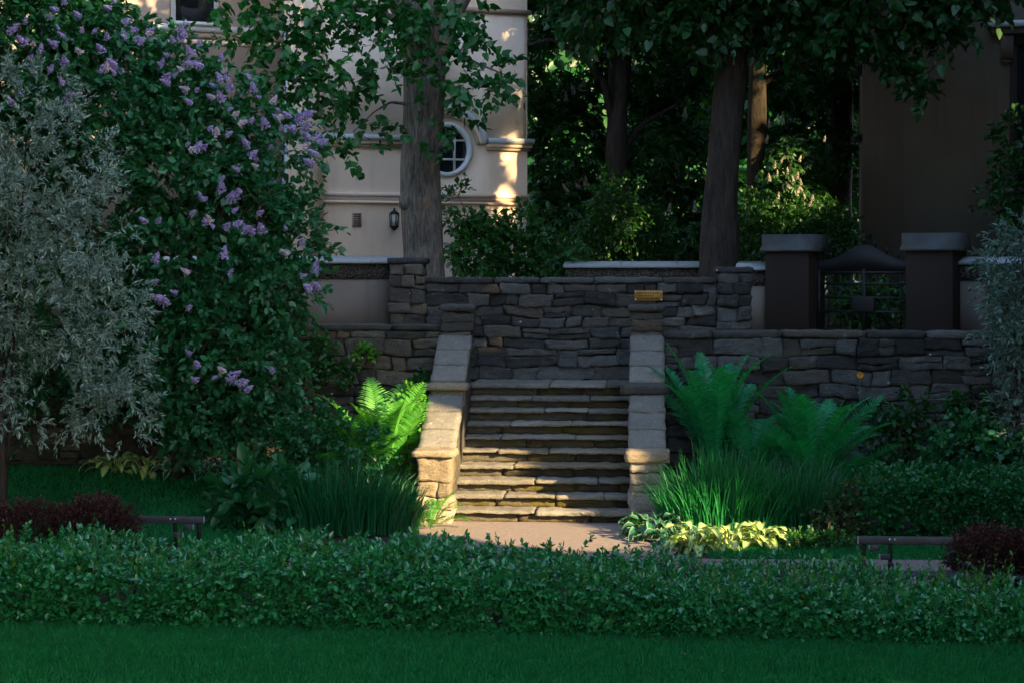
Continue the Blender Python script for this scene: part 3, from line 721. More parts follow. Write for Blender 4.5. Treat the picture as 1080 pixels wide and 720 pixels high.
# ================================================================== PLASTER BOUNDARY WALLS + GATE
def plaster_wall(label, p0, p1, z0, ztop, thick=0.3, panel=M['panel']):
    p0 = np.array(p0[:2]); p1 = np.array(p1[:2]); d = p1 - p0; ln = float(np.hypot(*d)); rz = math.atan2(d[1], d[0])
    e = empty('boundary_wall', (*p0, z0), label, 'garden wall')
    Mf = frame((*p0, 0), rz)
    mb = MB(); mb.box(0, ln, 0, thick, z0, ztop - .33, Mf); mb.build('wall_panel', panel, e)
    mb = MB(); mb.box(0, ln, -.02, thick + .02, ztop - .33, ztop - .11, Mf); mb.build('frieze', M['frieze'], e)
    mb = MB(); mb.prism([(-.1, ztop - .11), (-.1, ztop - .07), (thick / 2, ztop), (thick + .1, ztop - .07), (thick + .1, ztop - .11)], -.02, ln + .02, Mf)
    for k in range(1, int(ln / 0.9) + 1): mb.prism([(-.106, ztop - .112), (-.106, ztop - .066), (thick / 2, ztop + .012), (thick / 2, ztop - .1)], k * .9 - .012, k * .9 + .012, Mf)
    mb.build('coping_sheet', M['roofslab'], e)
plaster_wall('beige plaster wall with frieze and pale coping, left of the stone pier with the lime trunk behind', (-9, 4.5), (-2.3, 4.5), 2.1, 3.22)
plaster_wall('far plaster wall with pale sheet coping behind the dark tree trunk', at(596, 0, 30.0), at(822, 0, 29.6), 2.3, 3.16)
GA = rad(-30) + YAW
GD = np.array([math.cos(GA), math.sin(GA), 0]); GN = np.array([math.sin(GA), -math.cos(GA), 0])   # along the gate, towards the viewer
PS = 0.67
def gate_pier(label, corner, wing):
    o = corner - GD * PS + GN * -PS            # back-left corner
    Mf = frame((*(corner - GD * PS)[:2], 0), GA)
    e = empty('gate_pier', (*(corner - GD * PS / 2 - GN * PS / 2)[:2], 2.1), label, 'gate pier')
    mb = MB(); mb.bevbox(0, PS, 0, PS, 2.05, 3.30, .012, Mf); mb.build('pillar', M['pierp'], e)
    mb = MB(); mb.prism([(-.06, 3.28), (-.06, 3.315), (.02, 3.37), (.02, 3.53), (PS - .02, 3.53), (PS - .02, 3.37), (PS + .06, 3.315), (PS + .06, 3.28)], -.06, PS + .06, Mf)
    mb.build('cap', M['zinc'], e)
    return Mf
c1 = at(853, 0, 26.4); c2 = at(1005, 0, 26.4 - 2.04 * math.tan(rad(30)))
gate_pier('brown plastered gate pier with zinc cap on the tree side of the iron gate', c1, 0)
gate_pier('brown plastered gate pier with zinc cap on the house side of the iron gate', c2, 0)
plaster_wall('short plaster wall stub between rubble pier and brown gate pier', at(780, 0, 26.9), at(812, 0, 26.9), 2.05, 3.12)
wq = c2 - GD * .02 - GN * .35
plaster_wall('short plaster wall running from the gate pier to the silver shrub', wq, wq + GD * 1.6 + GN * -.2, 2.05, 3.2)
# gate
g0 = c1 - GN * PS * .5; g1 = c2 - GD * PS - GN * PS * .5
gl = float(np.linalg.norm((g1 - g0)[:2])); e = empty('iron_gate', (*((g0 + g1) / 2)[:2], 2.1), 'black wrought iron gate with arched solid top and spikes between two piers', 'gate')
Mf = frame((*g0[:2], 0), math.atan2((g1 - g0)[1], (g1 - g0)[0]))
arch = lambda x: 3.14 + 0.24 * math.exp(-((x / gl - .5) / .25) ** 2)
mb = MB(); n = 30
poly = [(gl * (.02 + .96 * k / n), arch(gl * (.02 + .96 * k / n))) for k in range(n + 1)]
V = [[x, y, z] for y in (-.012, .012) for x, z in [(p[0], 2.985) for p in poly] + poly]; k = n + 1
Fc = []
for i in range(n): Fc += [(i, i + 1, k + i + 1, k + i), (2 * k + i, 3 * k + i, 3 * k + i + 1, 2 * k + i + 1), (k + i, k + i + 1, 3 * k + i + 1, 3 * k + i), (i, 2 * k + i, 2 * k + i + 1, i + 1)]
mb.add(Mf(V), Fc); mb.build('top_panel', M['iron'], e)
mb = MB()
for z in (2.15, 2.42, 2.62, 2.82, 2.98): mb.box(.02, gl - .02, -.018, .018, z - .018, z + .018, Mf)
for x in (.03, gl * .5, gl - .03): mb.box(x - .025, x + .025, -.022, .022, 2.1, 3.03, Mf)
mb.build('gate_frame', M['iron'], e)
nb = 8
for i in range(1, nb):
    x = gl * i / nb
    if i == nb // 2: continue
    mb = MB(); mb.tube(Mf([[x, 0, 2.12], [x, 0, 3.0]]), .011, 6); mb.build('bar', M['iron'], e)
for i in range(nb + 1):
    x = gl * (.03 + .94 * i / nb); z = arch(x)
    mb = MB(); mb.lathe([(.012, -.03), (.012, .04), (.024, .05), (.004, .11)], Mf([[x, 0, z]])[0], 6); mb.build('spike', M['iron'], e)
mb = MB(); mb.bevbox(gl * .5 - .17, gl * .5 + .17, -.04, .04, 2.42, 2.64, .01, Mf); mb.build('lock_box', M['iron'], e)

# ================================================================== PALE HOUSE
Lc = at(322, 0, 33.4); Rc = at(556, 0, 35.0); hd = Rc - Lc; HL = float(np.hypot(hd[0], hd[1])); HA = math.atan2(hd[1], hd[0])
Hf = frame((Lc[0], Lc[1], 0), HA)
hu = np.array([math.cos(HA), math.sin(HA), 0])
def hx(px):                                   # position along the facade seen at px
    k = (px - 540) / F; a_ = np.array([[hu[0], -(FW[0] + RT[0] * k)], [hu[1], -(FW[1] + RT[1] * k)]])
    return float(np.linalg.solve(a_, (CAM - Lc)[:2])[0])
def hdp(px): return float((Lc + hu * hx(px) - CAM) @ FW)
def hz(px, py): return zat(py, hdp(px))
house = empty('pale_house', (*((Lc + Rc) / 2)[:2], 2.4), 'pale pink stucco house with a round window behind the lime trunk', 'house')
wx, wz, wr = hx(471), hz(471, 158), 28 / F * hdp(471)
zb = hz(450, 150)                              # string course level
# facade above/below with a round hole for the window: strips of a polar ring patched into the rectangle
mb = MB(); nseg = 48
Z0, Z1 = 2.2, 12.0
def ringwall(mb, za, zb_, xa, xb, cx, cz, r):
    rect = []
    for k in range(nseg):
        a = 2 * math.pi * k / nseg; dx, dz = math.cos(a), math.sin(a)
        tt = min((xb - cx) / dx if dx > 1e-6 else ((xa - cx) / dx if dx < -1e-6 else 1e9), (zb_ - cz) / dz if dz > 1e-6 else ((za - cz) / dz if dz < -1e-6 else 1e9))
        rect.append((cx + dx * tt, cz + dz * tt))
    V = [[cx + r * math.cos(2 * math.pi * k / nseg), 0, cz + r * math.sin(2 * math.pi * k / nseg)] for k in range(nseg)] + [[x, 0, z] for x, z in rect] + [[cx + r * math.cos(2 * math.pi * k / nseg), .18, cz + r * math.sin(2 * math.pi * k / nseg)] for k in range(nseg)]
    Fc = [(k, (k + 1) % nseg, nseg + (k + 1) % nseg, nseg + k) for k in range(nseg)] + [(k, 2 * nseg + k, 2 * nseg + (k + 1) % nseg, (k + 1) % nseg) for k in range(nseg)]
    mb.add(Hf(V), Fc)
    return rect
hb = 1.0
ringwall(mb, wz - hb, wz + hb, wx - hb, wx + hb, wx, wz, wr)
for xa, xb, za, zb2 in ((0, wx - hb, Z0, wz - hb), (wx - hb, wx + hb, Z0, wz - hb), (wx + hb, HL, Z0, wz - hb), (0, wx - hb, wz - hb, wz + hb), (wx + hb, HL, wz - hb, wz + hb), (0, wx - hb, wz + hb, Z1), (wx - hb, wx + hb, wz + hb, Z1), (wx + hb, HL, wz + hb, Z1)):
    mb.add(Hf([[xa, 0, za], [xb, 0, za], [xb, 0, zb2], [xa, 0, zb2]]), [(0, 1, 2, 3)])
mb.build('front_wall', M['stucco'], house)
mb = MB(); mb.box(HL - .3, HL, .002, 9, Z0, Z1, Hf); mb.box(0.0, .3, .002, 9, Z0, Z1, Hf); mb.box(.3, HL - .3, 8.6, 9, Z0, Z1, Hf); mb.build('side_wall', M['stucco'], house)
mb = MB(); mb.box(-.3, HL + .3, -.3, 9.3, Z1, Z1 + .3, Hf); mb.build('roof', M['zinc'], house)
# rough-cast field proud of the wall, above the string course, open over the window arch
ra = 45 / F * hdp(471)
mb = MB()
zt = hz(520, 16)
def arcfield(xa, xb, z0, z1, cx, cz, r, y0, y1):
    n = 60; V = []; 
    for i in range(n + 1):
        x = xa + (xb - xa) * i / n; b0 = z0
        if abs(x - cx) < r: b0 = max(z0, cz + math.sqrt(max(0, r * r - (x - cx) ** 2)))
        V += [[x, y0, b0], [x, y0, z1], [x, y1, b0], [x, y1, z1]]
    Fc = []
    for i in range(n): a = 4 * i; b = a + 4; Fc += [(a, b, b + 1, a + 1), (a, a + 2, b + 2, b), (a + 1, b + 1, b + 3, a + 3)]
    Fc += [(0, 1, 3, 2), (4 * n, 4 * n + 2, 4 * n + 3, 4 * n + 1)]
    mb.add(Hf(V), Fc)
arcfield(hx(341), HL + .001 - .03, zb + .02, zt, wx, wz, ra * .98, -.02, .01)
mb.build('rough_cast_field', M['rough'], house)
# mouldings: string course that arches over the window
def course(y_out, za, zb_, ra_, rb_, mat, name):
    mb = MB()
    n = 22; th = math.asin(min(1, (zb + .0 - wz) / ra)) if zb > wz else 0.0
    xl, xr_ = wx - ra * math.cos(th), wx + ra * math.cos(th)
    mb.box(hx(341) - .05, xl, -y_out, .012, za, zb_, Hf); mb.box(xr_, HL + y_out * .7, -y_out, .012, za, zb_, Hf)
    V = []; 
    for i in range(n + 1):
        a = th + (math.pi - 2 * th) * i / n
        for y in (-y_out, .012):
            for r_ in (ra_, rb_): V.append([wx + r_ * math.cos(a), y, wz + r_ * math.sin(a)])
    Fc = []
    for i in range(n): a = 4 * i; b = a + 4; Fc += [(a, a + 1, b + 1, b), (a + 2, b + 2, b + 3, a + 3), (a + 1, a + 3, b + 3, b + 1), (a, b, b + 2, a + 2)]
    Fc += [(0, 2, 3, 1), (4 * n, 4 * n + 1, 4 * n + 3, 4 * n + 2)]
    mb.add(Hf(V), Fc)
    mb.build(name, mat, house)
course(.14, zb + .0, zb + .10, ra * .9, ra * 1.02, M['ledge'], 'string_course_ledge')
course(.10, zb - .07, zb + .002, ra * .82, ra * .905, M['stucco'], 'string_course')
course(.06, zb - .13, zb - .068, ra * .75, ra * .825, M['stuccod'], 'string_course')
z2 = hz(450, 207)
mb = MB(); mb.box(hx(341) - .03, HL + .03, -.05, .01, z2 - .02, z2 + .05, Hf); mb.build('moulding', M['stucco'], house)
mb = MB(); mb.box(hx(341) - .03, HL + .02, -.03, .01, z2 - .10, z2 - .022, Hf); mb.build('moulding', M['stuccod'], house)
mb = MB(); mb.box(hx(341) - .03, HL + .04, -.065, .01, z2 - .15, z2 - .102, Hf); mb.build('moulding', M['stucco'], house)
z3 = hz(520, 13)
mb = MB(); mb.box(hx(341) - .03, HL + .05, -.07, .01, z3 - .03, z3 + .06, Hf); mb.build('moulding', M['stuccod'], house)
# corner pilaster
mb = MB(); mb.box(-.03, hx(340), -.10, .012, Z0, Z1 - .01, Hf); mb.build('corner_pilaster', M['stucco'], house)
# round window
wn = None
mb = MB(); V = []; n = 40
for i in range(n):
    a = 2 * math.pi * i / n
    for y in (-.03, .16):
        for r_ in (wr * .86, wr * 1.04): V.append([wx + r_ * math.cos(a), y, wz + r_ * math.sin(a)])
Fc = []
for i in range(n): a = 4 * i; b = 4 * ((i + 1) % n); Fc += [(a, a + 1, b + 1, b), (a + 2, b + 2, b + 3, a + 3), (a + 1, a + 3, b + 3, b + 1), (a, b, b + 2, a + 2)]
mb.add(Hf(V), Fc); wn = mb.build('round_window', M['white'], house)
mb = MB()
for k in (-1, 1):
    o_ = k * wr * .36; h_ = wr * .82
    mb.box(wx + o_ - .018, wx + o_ + .018, .05, .09, wz - h_, wz + h_, Hf); mb.box(wx - h_, wx + h_, .055, .085, wz + o_ - .018, wz + o_ + .018, Hf)
mb.build('glazing_bars', M['white'], wn)
mb = MB(); V = [[wx + wr * .9 * math.cos(2 * math.pi * i / 40), .11, wz + wr * .9 * math.sin(2 * math.pi * i / 40)] for i in range(40)]; mb.add(Hf(V), [tuple(range(40))]); mb.build('pane', M['glass'], wn)
# vent
vx, vz = hx(376), hz(376, 232)
mb = MB(); mb.box(vx - .09, vx + .09, -.025, .01, vz - .13, vz + .13, Hf); vv = mb.build('vent', M['stuccod'], house)
mb = MB(); 
for k in range(6): mb.box(vx - .07, vx + .07, -.035, -.022, vz - .11 + k * .04, vz - .09 + k * .04, Hf)
mb.build('vent_slats', M['brownp'], vv)
# lantern (hangs on the wall: a thing of its own)
lx, lz = hx(413), hz(413, 233)
lw = Hf([[lx, -.16, lz]])[0]
e = empty('wall_lantern', lw, 'small black wall lantern with clear glass on the pale house', 'lantern')
mb = MB(); mb.lathe([(.02, .13), (.10, .115), (.075, .15), (.02, .19), (.02, .22), (.004, .23)], lw, 6); mb.lathe([(.004, -.19), (.03, -.17), (.065, -.13), (.085, -.12), (.085, -.10)], lw, 6)
for k in range(6):
    a = 2 * math.pi * k / 6; mb.tube([lw + [.07 * math.cos(a), .07 * math.sin(a), -.10], lw + [.088 * math.cos(a), .088 * math.sin(a), .12]], .008, 5)
mb.build('cage', M['iron'], e)
mb = MB(); mb.lathe([(.062, -.10), (.08, .115)], lw, 6); mb.build('glass', M['lampglass'], e)
mb = MB(); mb.box(lx - .04, lx + .04, -.03, -.001, lz - .12, lz + .12, Hf); mb.tube(Hf([[lx, -.01, lz + .02], [lx, -.06, lz - .12], [lx, -.16, lz - .17]]), .012, 6); mb.build('bracket', M['iron'], e)
# recessed wing on the left
WY = 1.5
wing = M['stucco']
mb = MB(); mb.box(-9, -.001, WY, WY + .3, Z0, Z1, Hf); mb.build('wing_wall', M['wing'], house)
def wxp(px):
    o = Lc + np.array([-math.sin(HA), math.cos(HA), 0]) * WY; k = (px - 540) / F
    a_ = np.array([[hu[0], -(FW[0] + RT[0] * k)], [hu[1], -(FW[1] + RT[1] * k)]]); return float(np.linalg.solve(a_, (CAM - o)[:2])[0])
def wzp(px, py):
    o = Lc + np.array([-math.sin(HA), math.cos(HA), 0]) * WY + hu * wxp(px); return zat(py, float((o - CAM) @ FW))
zc = wzp(250, 33)
mb = MB(); mb.box(-9, -.002, WY - .10, WY + .01, zc - .06, zc + .06, Hf); mb.build('string_course_ledge', M['ledge'], house)
mb = MB(); mb.box(-9, -.002, WY - .06, WY + .01, zc - .16, zc - .062, Hf); mb.build('string_course', M['stuccod'], house)
mb = MB(); mb.box(-9, -.002, WY - .04, WY + .01, zc - .28, zc - .20, Hf); mb.build('string_course', M['stucco'], house)
wa, wb_, wz0 = wxp(183), wxp(227), wzp(205, 24)
mb = MB(); 
mb.box(wa - .05, wb_ + .05, WY - .05, WY + .005, wz0 + 2.0, wz0 + 2.08, Hf); mb.box(wa - .05, wa + .03, WY - .05, WY + .005, wz0, wz0 + 2, Hf); mb.box(wb_ - .03, wb_ + .05, WY - .05, WY + .005, wz0, wz0 + 2, Hf)
wn = mb.build('window', M['white'], house)
mb = MB(); mb.box(wa - .10, wb_ + .10, WY - .14, WY + .004, wz0 - .07, wz0 - .001, Hf); mb.build('sill', M['ledge'], wn)
mb = MB(); mb.box(wa + .03, wb_ - .03, WY - .02, WY - .004, wz0, wz0 + 2.0, Hf); mb.build('pane', M['glass'], wn)
mb = MB(); mb.box(wxp(255) , wxp(258), WY - .03, WY + .006, zc + .06, Z1 - .1, Hf); mb.build('pilaster', M['stuccod'], house)

# ================================================================== BROWN HOUSE (right)
Bc = at(910, 0, 31.0); Bf = frame((Bc[0], Bc[1], 0), rad(-6.2))
bh = empty('brown_house', (Bc[0] + 4, Bc[1] + 4, 2.4), 'dark brown plastered house in deep shade behind the iron gate', 'house')
s31 = 31 / F
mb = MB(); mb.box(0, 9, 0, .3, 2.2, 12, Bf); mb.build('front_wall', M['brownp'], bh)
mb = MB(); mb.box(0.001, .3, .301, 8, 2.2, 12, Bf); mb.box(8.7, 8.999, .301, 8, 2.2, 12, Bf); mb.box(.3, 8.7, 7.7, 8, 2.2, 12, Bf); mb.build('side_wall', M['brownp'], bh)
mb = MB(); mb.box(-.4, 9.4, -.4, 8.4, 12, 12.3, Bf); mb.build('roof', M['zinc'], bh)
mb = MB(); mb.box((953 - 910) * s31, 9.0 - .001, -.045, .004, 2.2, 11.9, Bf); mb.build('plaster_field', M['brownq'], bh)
wx0 = (1066 - 910) * s31; wz0, wz1 = zat(200, 31), zat(52, 31)
mb = MB(); mb.box(wx0 - .10, wx0 + .02, -.10, .003, wz0, wz1, Bf); mb.box(wx0 + 1.2, wx0 + 1.32, -.10, .003, wz0, wz1, Bf); mb.box(wx0 - .10, wx0 + 1.32, -.11, .003, wz1, wz1 + .12, Bf)
mb.box(wx0 + .02, wx0 + 1.2, -.075, -.055, zat(115, 31) - .03, zat(115, 31) + .03, Bf); mb.box(wx0 + .58, wx0 + .64, -.078, -.052, wz0, wz1, Bf)
wn = mb.build('window', M['pierp'], bh)
mb = MB(); mb.box(wx0 + .02, wx0 + 1.2, -.06, -.048, wz0, wz1, Bf); mb.build('pane', M['glass'], wn)
mb = MB(); mb.box(wx0 - .32, wx0 + 1.5, -.26, .003, wz0 - .09, wz0 - .001, Bf); mb.build('sill', M['zinc'], wn)
mb = MB(); mb.box(wx0 - .45, wx0 + 1.6, -.35, .003, zat(34, 31), zat(28, 31), Bf); hd_ = mb.build('window_hood', M['ledge'], bh)
mb = MB(); mb.box(wx0 - .40, wx0 + 1.55, -.26, .002, zat(41, 31), zat(34, 31) - .002, Bf); mb.box(wx0 - .25, wx0 - .05, -.2, .002, zat(66, 31), zat(42, 31), Bf); mb.box(wx0 - .22, wx0 - .08, -.16, .001, zat(70, 31), zat(66, 31), Bf); mb.build('bracket', M['brownp'], hd_)
for py in (66, 141):
    mb = MB(); z = zat(py, 31); mb.box(-.15, -.001, .6, 1.9, z - .03, z + .04, Bf); mb.build('side_sill', M['zinc'], bh)

pxx = wxp(302); mb = MB(); mb.tube(Hf([[pxx, WY - .16, 2.3], [pxx, WY - .16, zc + .02]]), .085, 10); mb.build('downpipe', M['ledge'], house, True)

# ================================================================== TREES
def tree(name, label, cat, base, trunk_pts, radii, bark, leafmat, branches=(), group=None, sides=22, wob=0.25, burls=()):
    e = empty(name, base, label, cat, group)
    mb = MB()
    P = np.array(trunk_pts, float); t = np.linspace(0, len(P) - 1, len(P) * 7); i0 = np.minimum(t.astype(int), len(P) - 2); f = (t - i0)[:, None]
    f2 = f * f * (3 - 2 * f); Q = P[i0] * (1 - f2 * .5 - f * .5) + P[i0 + 1] * (f2 * .5 + f * .5)
    rr_ = np.interp(t, np.arange(len(P)), radii)
    mb.tube(Q, rr_, sides, wob, 2.2)
    for c, r_ in burls: mb.rock(c, (2 * r_,) * 3, r_ * .9, r_ * .25, (6, 6, 6), None, c[0])
    mb.build('trunk', bark, e, True)
    for b in branches:
        mb = MB(); B = np.array(b[0], float); t = np.linspace(0, len(B) - 1, len(B) * 5); i0 = np.minimum(t.astype(int), len(B) - 2); f = (t - i0)[:, None]
        mb.tube(B[i0] * (1 - f) + B[i0 + 1] * f, np.interp(t, np.arange(len(B)), b[1]), 10, .2, 3); mb.build('limb', bark, e, True)
    return e
def crown(e, blobs, mat, nsh, nl, ll, lw, Ls=0.5, shell=0.45, tpl='oval', gap=-0.25, gs=1.1, droop=0.3, spread=0.9, beam=True, name='crown', tw=True, out_w=0.7, seed=0.0, upn=0.7):
    tot = sum(float(np.prod(b[1]) ** (2 / 3)) for b in blobs); parts = []
    for b in blobs:
        n = int(nsh * float(np.prod(b[1]) ** (2 / 3)) / tot)
        O, D = in_blob(b, n, shell, gap, gs, seed)
        D = unit(D * out_w + R.normal(size=O.shape) * 0.55 + UP * 0.05)
        if beam:
            k = keep_beam(O); O, D = O[k], D[k]
        if not len(O): continue
        Lk = Ls * R.uniform(0.6, 1.25, len(O))
        if tw: parts += twigs(O, D, Lk, droop, max(.004, Ls * .009))
        parts.append(shoots(O, D, Lk, nl, ll, lw, spread, droop, tpl, beam=beam, upn=upn))
    return leaf_obj(name, parts, mat, e)

# --- lime tree with a burl, in front of the pale house
D1 = 28.4
def a1(px, py, dd=0): return at(px, py, D1 + dd)
tb = a1(447, 330); 
lime = tree('lime_tree', 'big lime tree with a burl on its trunk, before the pale house', 'tree', (tb[0], tb[1], 2.5),
    [a1(447, 330), a1(447, 285), a1(446, 235), a1(445, 170), a1(446, 100), a1(447, 50), a1(444, 10), a1(440, -60), a1(438, -200)], np.array([.36, .315, .30, .30, .315, .335, .33, .26, .2]), M['bark'], L['lime'],
    [([a1(456, 70), a1(470, 30), a1(489, -5), a1(505, -60), a1(515, -160)], [.20, .17, .15, .12, .08]), ([a1(436, 40), a1(420, 5), a1(405, -40), a1(390, -110)], [.18, .15, .12, .08]),
     ([a1(432, 30), a1(400, 12, -.4), a1(362, 10, -.8), a1(330, 25, -1.0)], [.07, .045, .03, .012]), ([a1(425, 10), a1(380, -15, -.6), a1(320, -20, -1.2), a1(265, 0, -1.5)], [.08, .06, .04, .015]),
     ([a1(430, 110), a1(412, 108, -.3), a1(395, 118, -.5), a1(372, 140, -.6)], [.03, .02, .014, .006]), ([a1(462, 60), a1(480, 55, -.3), a1(505, 68, -.6), a1(535, 80, -.7)], [.05, .035, .02, .008])],
    burls=[(a1(430, 212, -.12), .125), (a1(466, 152, -.05), .10), (a1(428, 138, -.1), .07)])
s1 = [(260, 15, 40, 28, 1.0), (300, 42, 38, 30, 1.0), (335, 12, 40, 26, 1.0), (385, 10, 40, 22, .9), (345, 75, 24, 32, .8), (372, 95, 20, 20, .6), (365, 130, 10, 12, .7), (298, 88, 20, 14, .8), (352, 165, 16, 7, .7), (316, 118, 14, 12, .6), (400, 60, 14, 22, .6),
      (425, 32, 26, 16, .9), (446, 8, 36, 10, 1.0), (448, 66, 18, 8, .5), (488, 14, 26, 16, .9), (500, 55, 22, 8, .7), (484, 92, 12, 10, .7), (520, 92, 12, 10, .8), (540, 72, 12, 5, .8), (535, 108, 5, 3, .6), (486, 130, 7, 4, .6), (478, 142, 4, 5, .6), (452, 86, 14, 4, .4), (438, 150, 5, 3, .5), (418, 128, 8, 4, .5)]
b1 = [blob(x, y, D1 - R.uniform(.5, 1.4), rx, ry, .35) for x, y, rx, ry, k in s1]
crown(lime, b1, L['lime'], 440, 8, .108, .092, .36, 0.0, 'heart', None, 1.0, .45, 1.0, beam=False, name='low_sprays')
up1 = [blob(430, -170, D1, 190, 60, 2.4), blob(330, -120, D1 - .5, 100, 40, 1.6), blob(430, -330, D1, 180, 100, 2.4)]
crown(lime, up1, L['lime'], 420, 9, .14, .11, .6, .3, 'heart', -.3, .8, .3)

# --- dark leaning tree right of the stairs axis
D2 = 28.6
def a2(px, py, dd=0): return at(px, py, D2 + dd)
tb = a2(757, 335)
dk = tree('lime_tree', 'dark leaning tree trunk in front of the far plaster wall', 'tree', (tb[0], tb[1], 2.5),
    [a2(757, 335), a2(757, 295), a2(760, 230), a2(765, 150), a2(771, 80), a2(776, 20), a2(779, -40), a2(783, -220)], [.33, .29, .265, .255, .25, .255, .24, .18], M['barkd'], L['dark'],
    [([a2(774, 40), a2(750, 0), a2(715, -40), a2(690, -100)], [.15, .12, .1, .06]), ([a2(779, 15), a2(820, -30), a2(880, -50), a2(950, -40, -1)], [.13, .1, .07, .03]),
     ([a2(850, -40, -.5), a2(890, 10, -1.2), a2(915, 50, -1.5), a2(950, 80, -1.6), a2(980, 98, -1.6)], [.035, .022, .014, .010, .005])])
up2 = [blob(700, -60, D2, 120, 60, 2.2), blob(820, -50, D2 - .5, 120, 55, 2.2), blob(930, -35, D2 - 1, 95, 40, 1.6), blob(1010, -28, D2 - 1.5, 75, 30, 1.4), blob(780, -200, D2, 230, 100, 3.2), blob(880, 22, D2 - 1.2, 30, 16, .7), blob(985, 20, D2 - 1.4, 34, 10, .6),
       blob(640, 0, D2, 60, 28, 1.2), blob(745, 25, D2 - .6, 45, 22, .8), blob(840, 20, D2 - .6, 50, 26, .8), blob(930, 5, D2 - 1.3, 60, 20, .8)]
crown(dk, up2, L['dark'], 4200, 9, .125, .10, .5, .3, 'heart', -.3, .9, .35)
crown(dk, [blob(924, 48, D2 - 1.5, 6, 5, .15), blob(938, 63, D2 - 1.5, 9, 6, .15), blob(950, 66, D2 - 1.6, 6, 5, .1), blob(961, 82, D2 - 1.6, 7, 6, .15), blob(968, 88, D2 - 1.6, 6, 5, .1), blob(978, 96, D2 - 1.6, 6, 6, .15)], L['dark'], 60, 6, .12, .10, .22, 0, 'heart', None, beam=False, name='low_sprays')

# --- chestnuts and other trees beyond the walls
def chest_leaves(blobs, n, ll=.17, gap=-.3, seed=0.0, shell=.4):
    tot = sum(float(np.prod(b[1]) ** (2 / 3)) for b in blobs); out = []
    for b in blobs:
        O, D = in_blob(b, int(n * float(np.prod(b[1]) ** (2 / 3)) / tot), shell, gap, .8, seed)
        k = keep_beam(O); O, D = O[k], D[k]
        if not len(O): continue
        N = unit(UP * .55 + D * .5 + R.normal(size=O.shape) * .35)
        h = unit(np.cross(N, R.normal(size=O.shape)))
        for j in range(6):
            a = (j - 2.5) * 0.78; T = h * math.cos(a) + np.cross(N, h) * math.sin(a) - N * .35
            out.append(leaf_parts(O, T, N, ll * (1 - .06 * (j - 2.5) ** 2) * R.uniform(.8, 1.15, len(O)), ll * .36, 'oval'))
    return out
def bloom_meshes(mat, kind, nvar, h, r0, nq, fs):
    res = []
    for v in range(nvar):
        r = np.random.default_rng(100 + v + int(h * 1000)); z = r.uniform(0, 1, nq) ** .8; a = r.uniform(0, 6.28, nq); q = r0 * (1 - z) ** .6 * np.sin(np.clip(z * 6 + .5, 0, 1.57)) * r.uniform(.6, 1.05, nq)
        if kind == 'lilac': q *= (1 + .45 * np.sin(3 * a + v) * (1 - z))
        O = np.stack([np.cos(a) * q, np.sin(a) * q, z * h], 1); N = unit(np.stack([np.cos(a), np.sin(a), np.full(nq, .5)], 1) + r.normal(size=(nq, 3)) * .4)
        T = unit(np.cross(N, r.normal(size=(nq, 3)))); vv, f, s = leaf_parts(O - T * fs / 2, T, N, np.full(nq, fs), np.full(nq, fs * .9), 'oval')
        me = mesh_np('blossom', vv, f, s); me.materials.append(mat); res.append(me)
    return res
CAND = bloom_meshes(L['candle'], 'candle', 3, .26, .06, 110, .035)
def blooms(e, meshes, pts, dirs, sc_=(0.8, 1.2), name='blossom'):
    inv = parent_world(e).inverted()
    for p, d in zip(pts, dirs):
        o = bpy.data.objects.new(name, random.choice(meshes)); C.objects.link(o); o.parent = e; o.matrix_parent_inverse = inv
        o.location = tuple(p); o.rotation_euler = Vector(d).to_track_quat('Z', 'Y').to_euler(); s_ = random.uniform(*sc_); o.scale = (s_, s_, s_)
def tp(d, *pp): return [at(x, y, d + dd) for x, y, dd in pp]
D3 = 36.0
c3 = tree('chestnut_tree', 'dark chestnut tree with candle blossoms beside the pale house', 'tree', (*at(650, 0, D3)[:2], 2.55), tp(D3, (652, 320, 0), (651, 240, 0), (650, 170, 0), (653, 80, 0), (657, 0, 0), (660, -120, 0)), [.27, .24, .22, .20, .18, .15], M['barkd'], None,
    [(tp(D3, (648, 130, 0), (636, 85, -.3), (612, 55, -.6), (580, 42, -.9), (550, 50, -1)), [.09, .075, .06, .045, .02]), (tp(D3, (655, 60, 0), (690, 20, -.3), (720, -20, -.4)), [.1, .08, .05]), (tp(D3, (651, 165, 0), (680, 130, .3), (715, 110, .5)), [.07, .05, .03])])
leaf_obj('crown', chest_leaves([blob(590, 70, D3 + 1.6, 50, 60, 1.3), blob(600, 165, D3 + 1.5, 48, 60, 1.2), blob(590, 240, D3 + 1.2, 45, 45, 1.2), blob(690, 60, D3 + 1.8, 60, 60, 1.3), blob(640, -20, D3, 120, 50, 2.2), blob(690, 170, D3 + 1.9, 55, 65, 1.3), blob(640, 20, D3 - .8, 70, 26, .8), blob(720, 240, D3 + 1.5, 50, 50, 1.2), blob(650, -140, D3, 150, 80, 3)], 9500, .19, -.3, 3.3), L['chest'], c3)
cp = [(610, 96), (597, 108), (606, 100), (610, 200), (600, 205), (618, 198), (592, 90), (625, 60), (602, 228), (722, 125), (733, 225), (705, 228)]
blooms(c3, CAND, [at(x, y, D3 + .2 + R.uniform(-.3, .5)) for x, y in cp], [unit(UP + R.normal(size=3) * .25) for _ in cp])
D4 = 37.0
c4 = tree('chestnut_tree', 'chestnut tree with a sunlit patch of trunk behind the dark leaning tree', 'tree', (*at(797, 0, 31.4)[:2], 2.55), tp(31.4, (794, 320, 0), (795, 240, 0), (797, 170, 0), (799, 100, 0), (802, 0, 0), (806, -150, 0)), [.20, .165, .155, .15, .14, .1], M['barkb'], None,
    [(tp(31.4, (799, 90, 0), (835, 70, 0), (870, 62, 0), (900, 70, 0)), [.07, .06, .04, .02])])
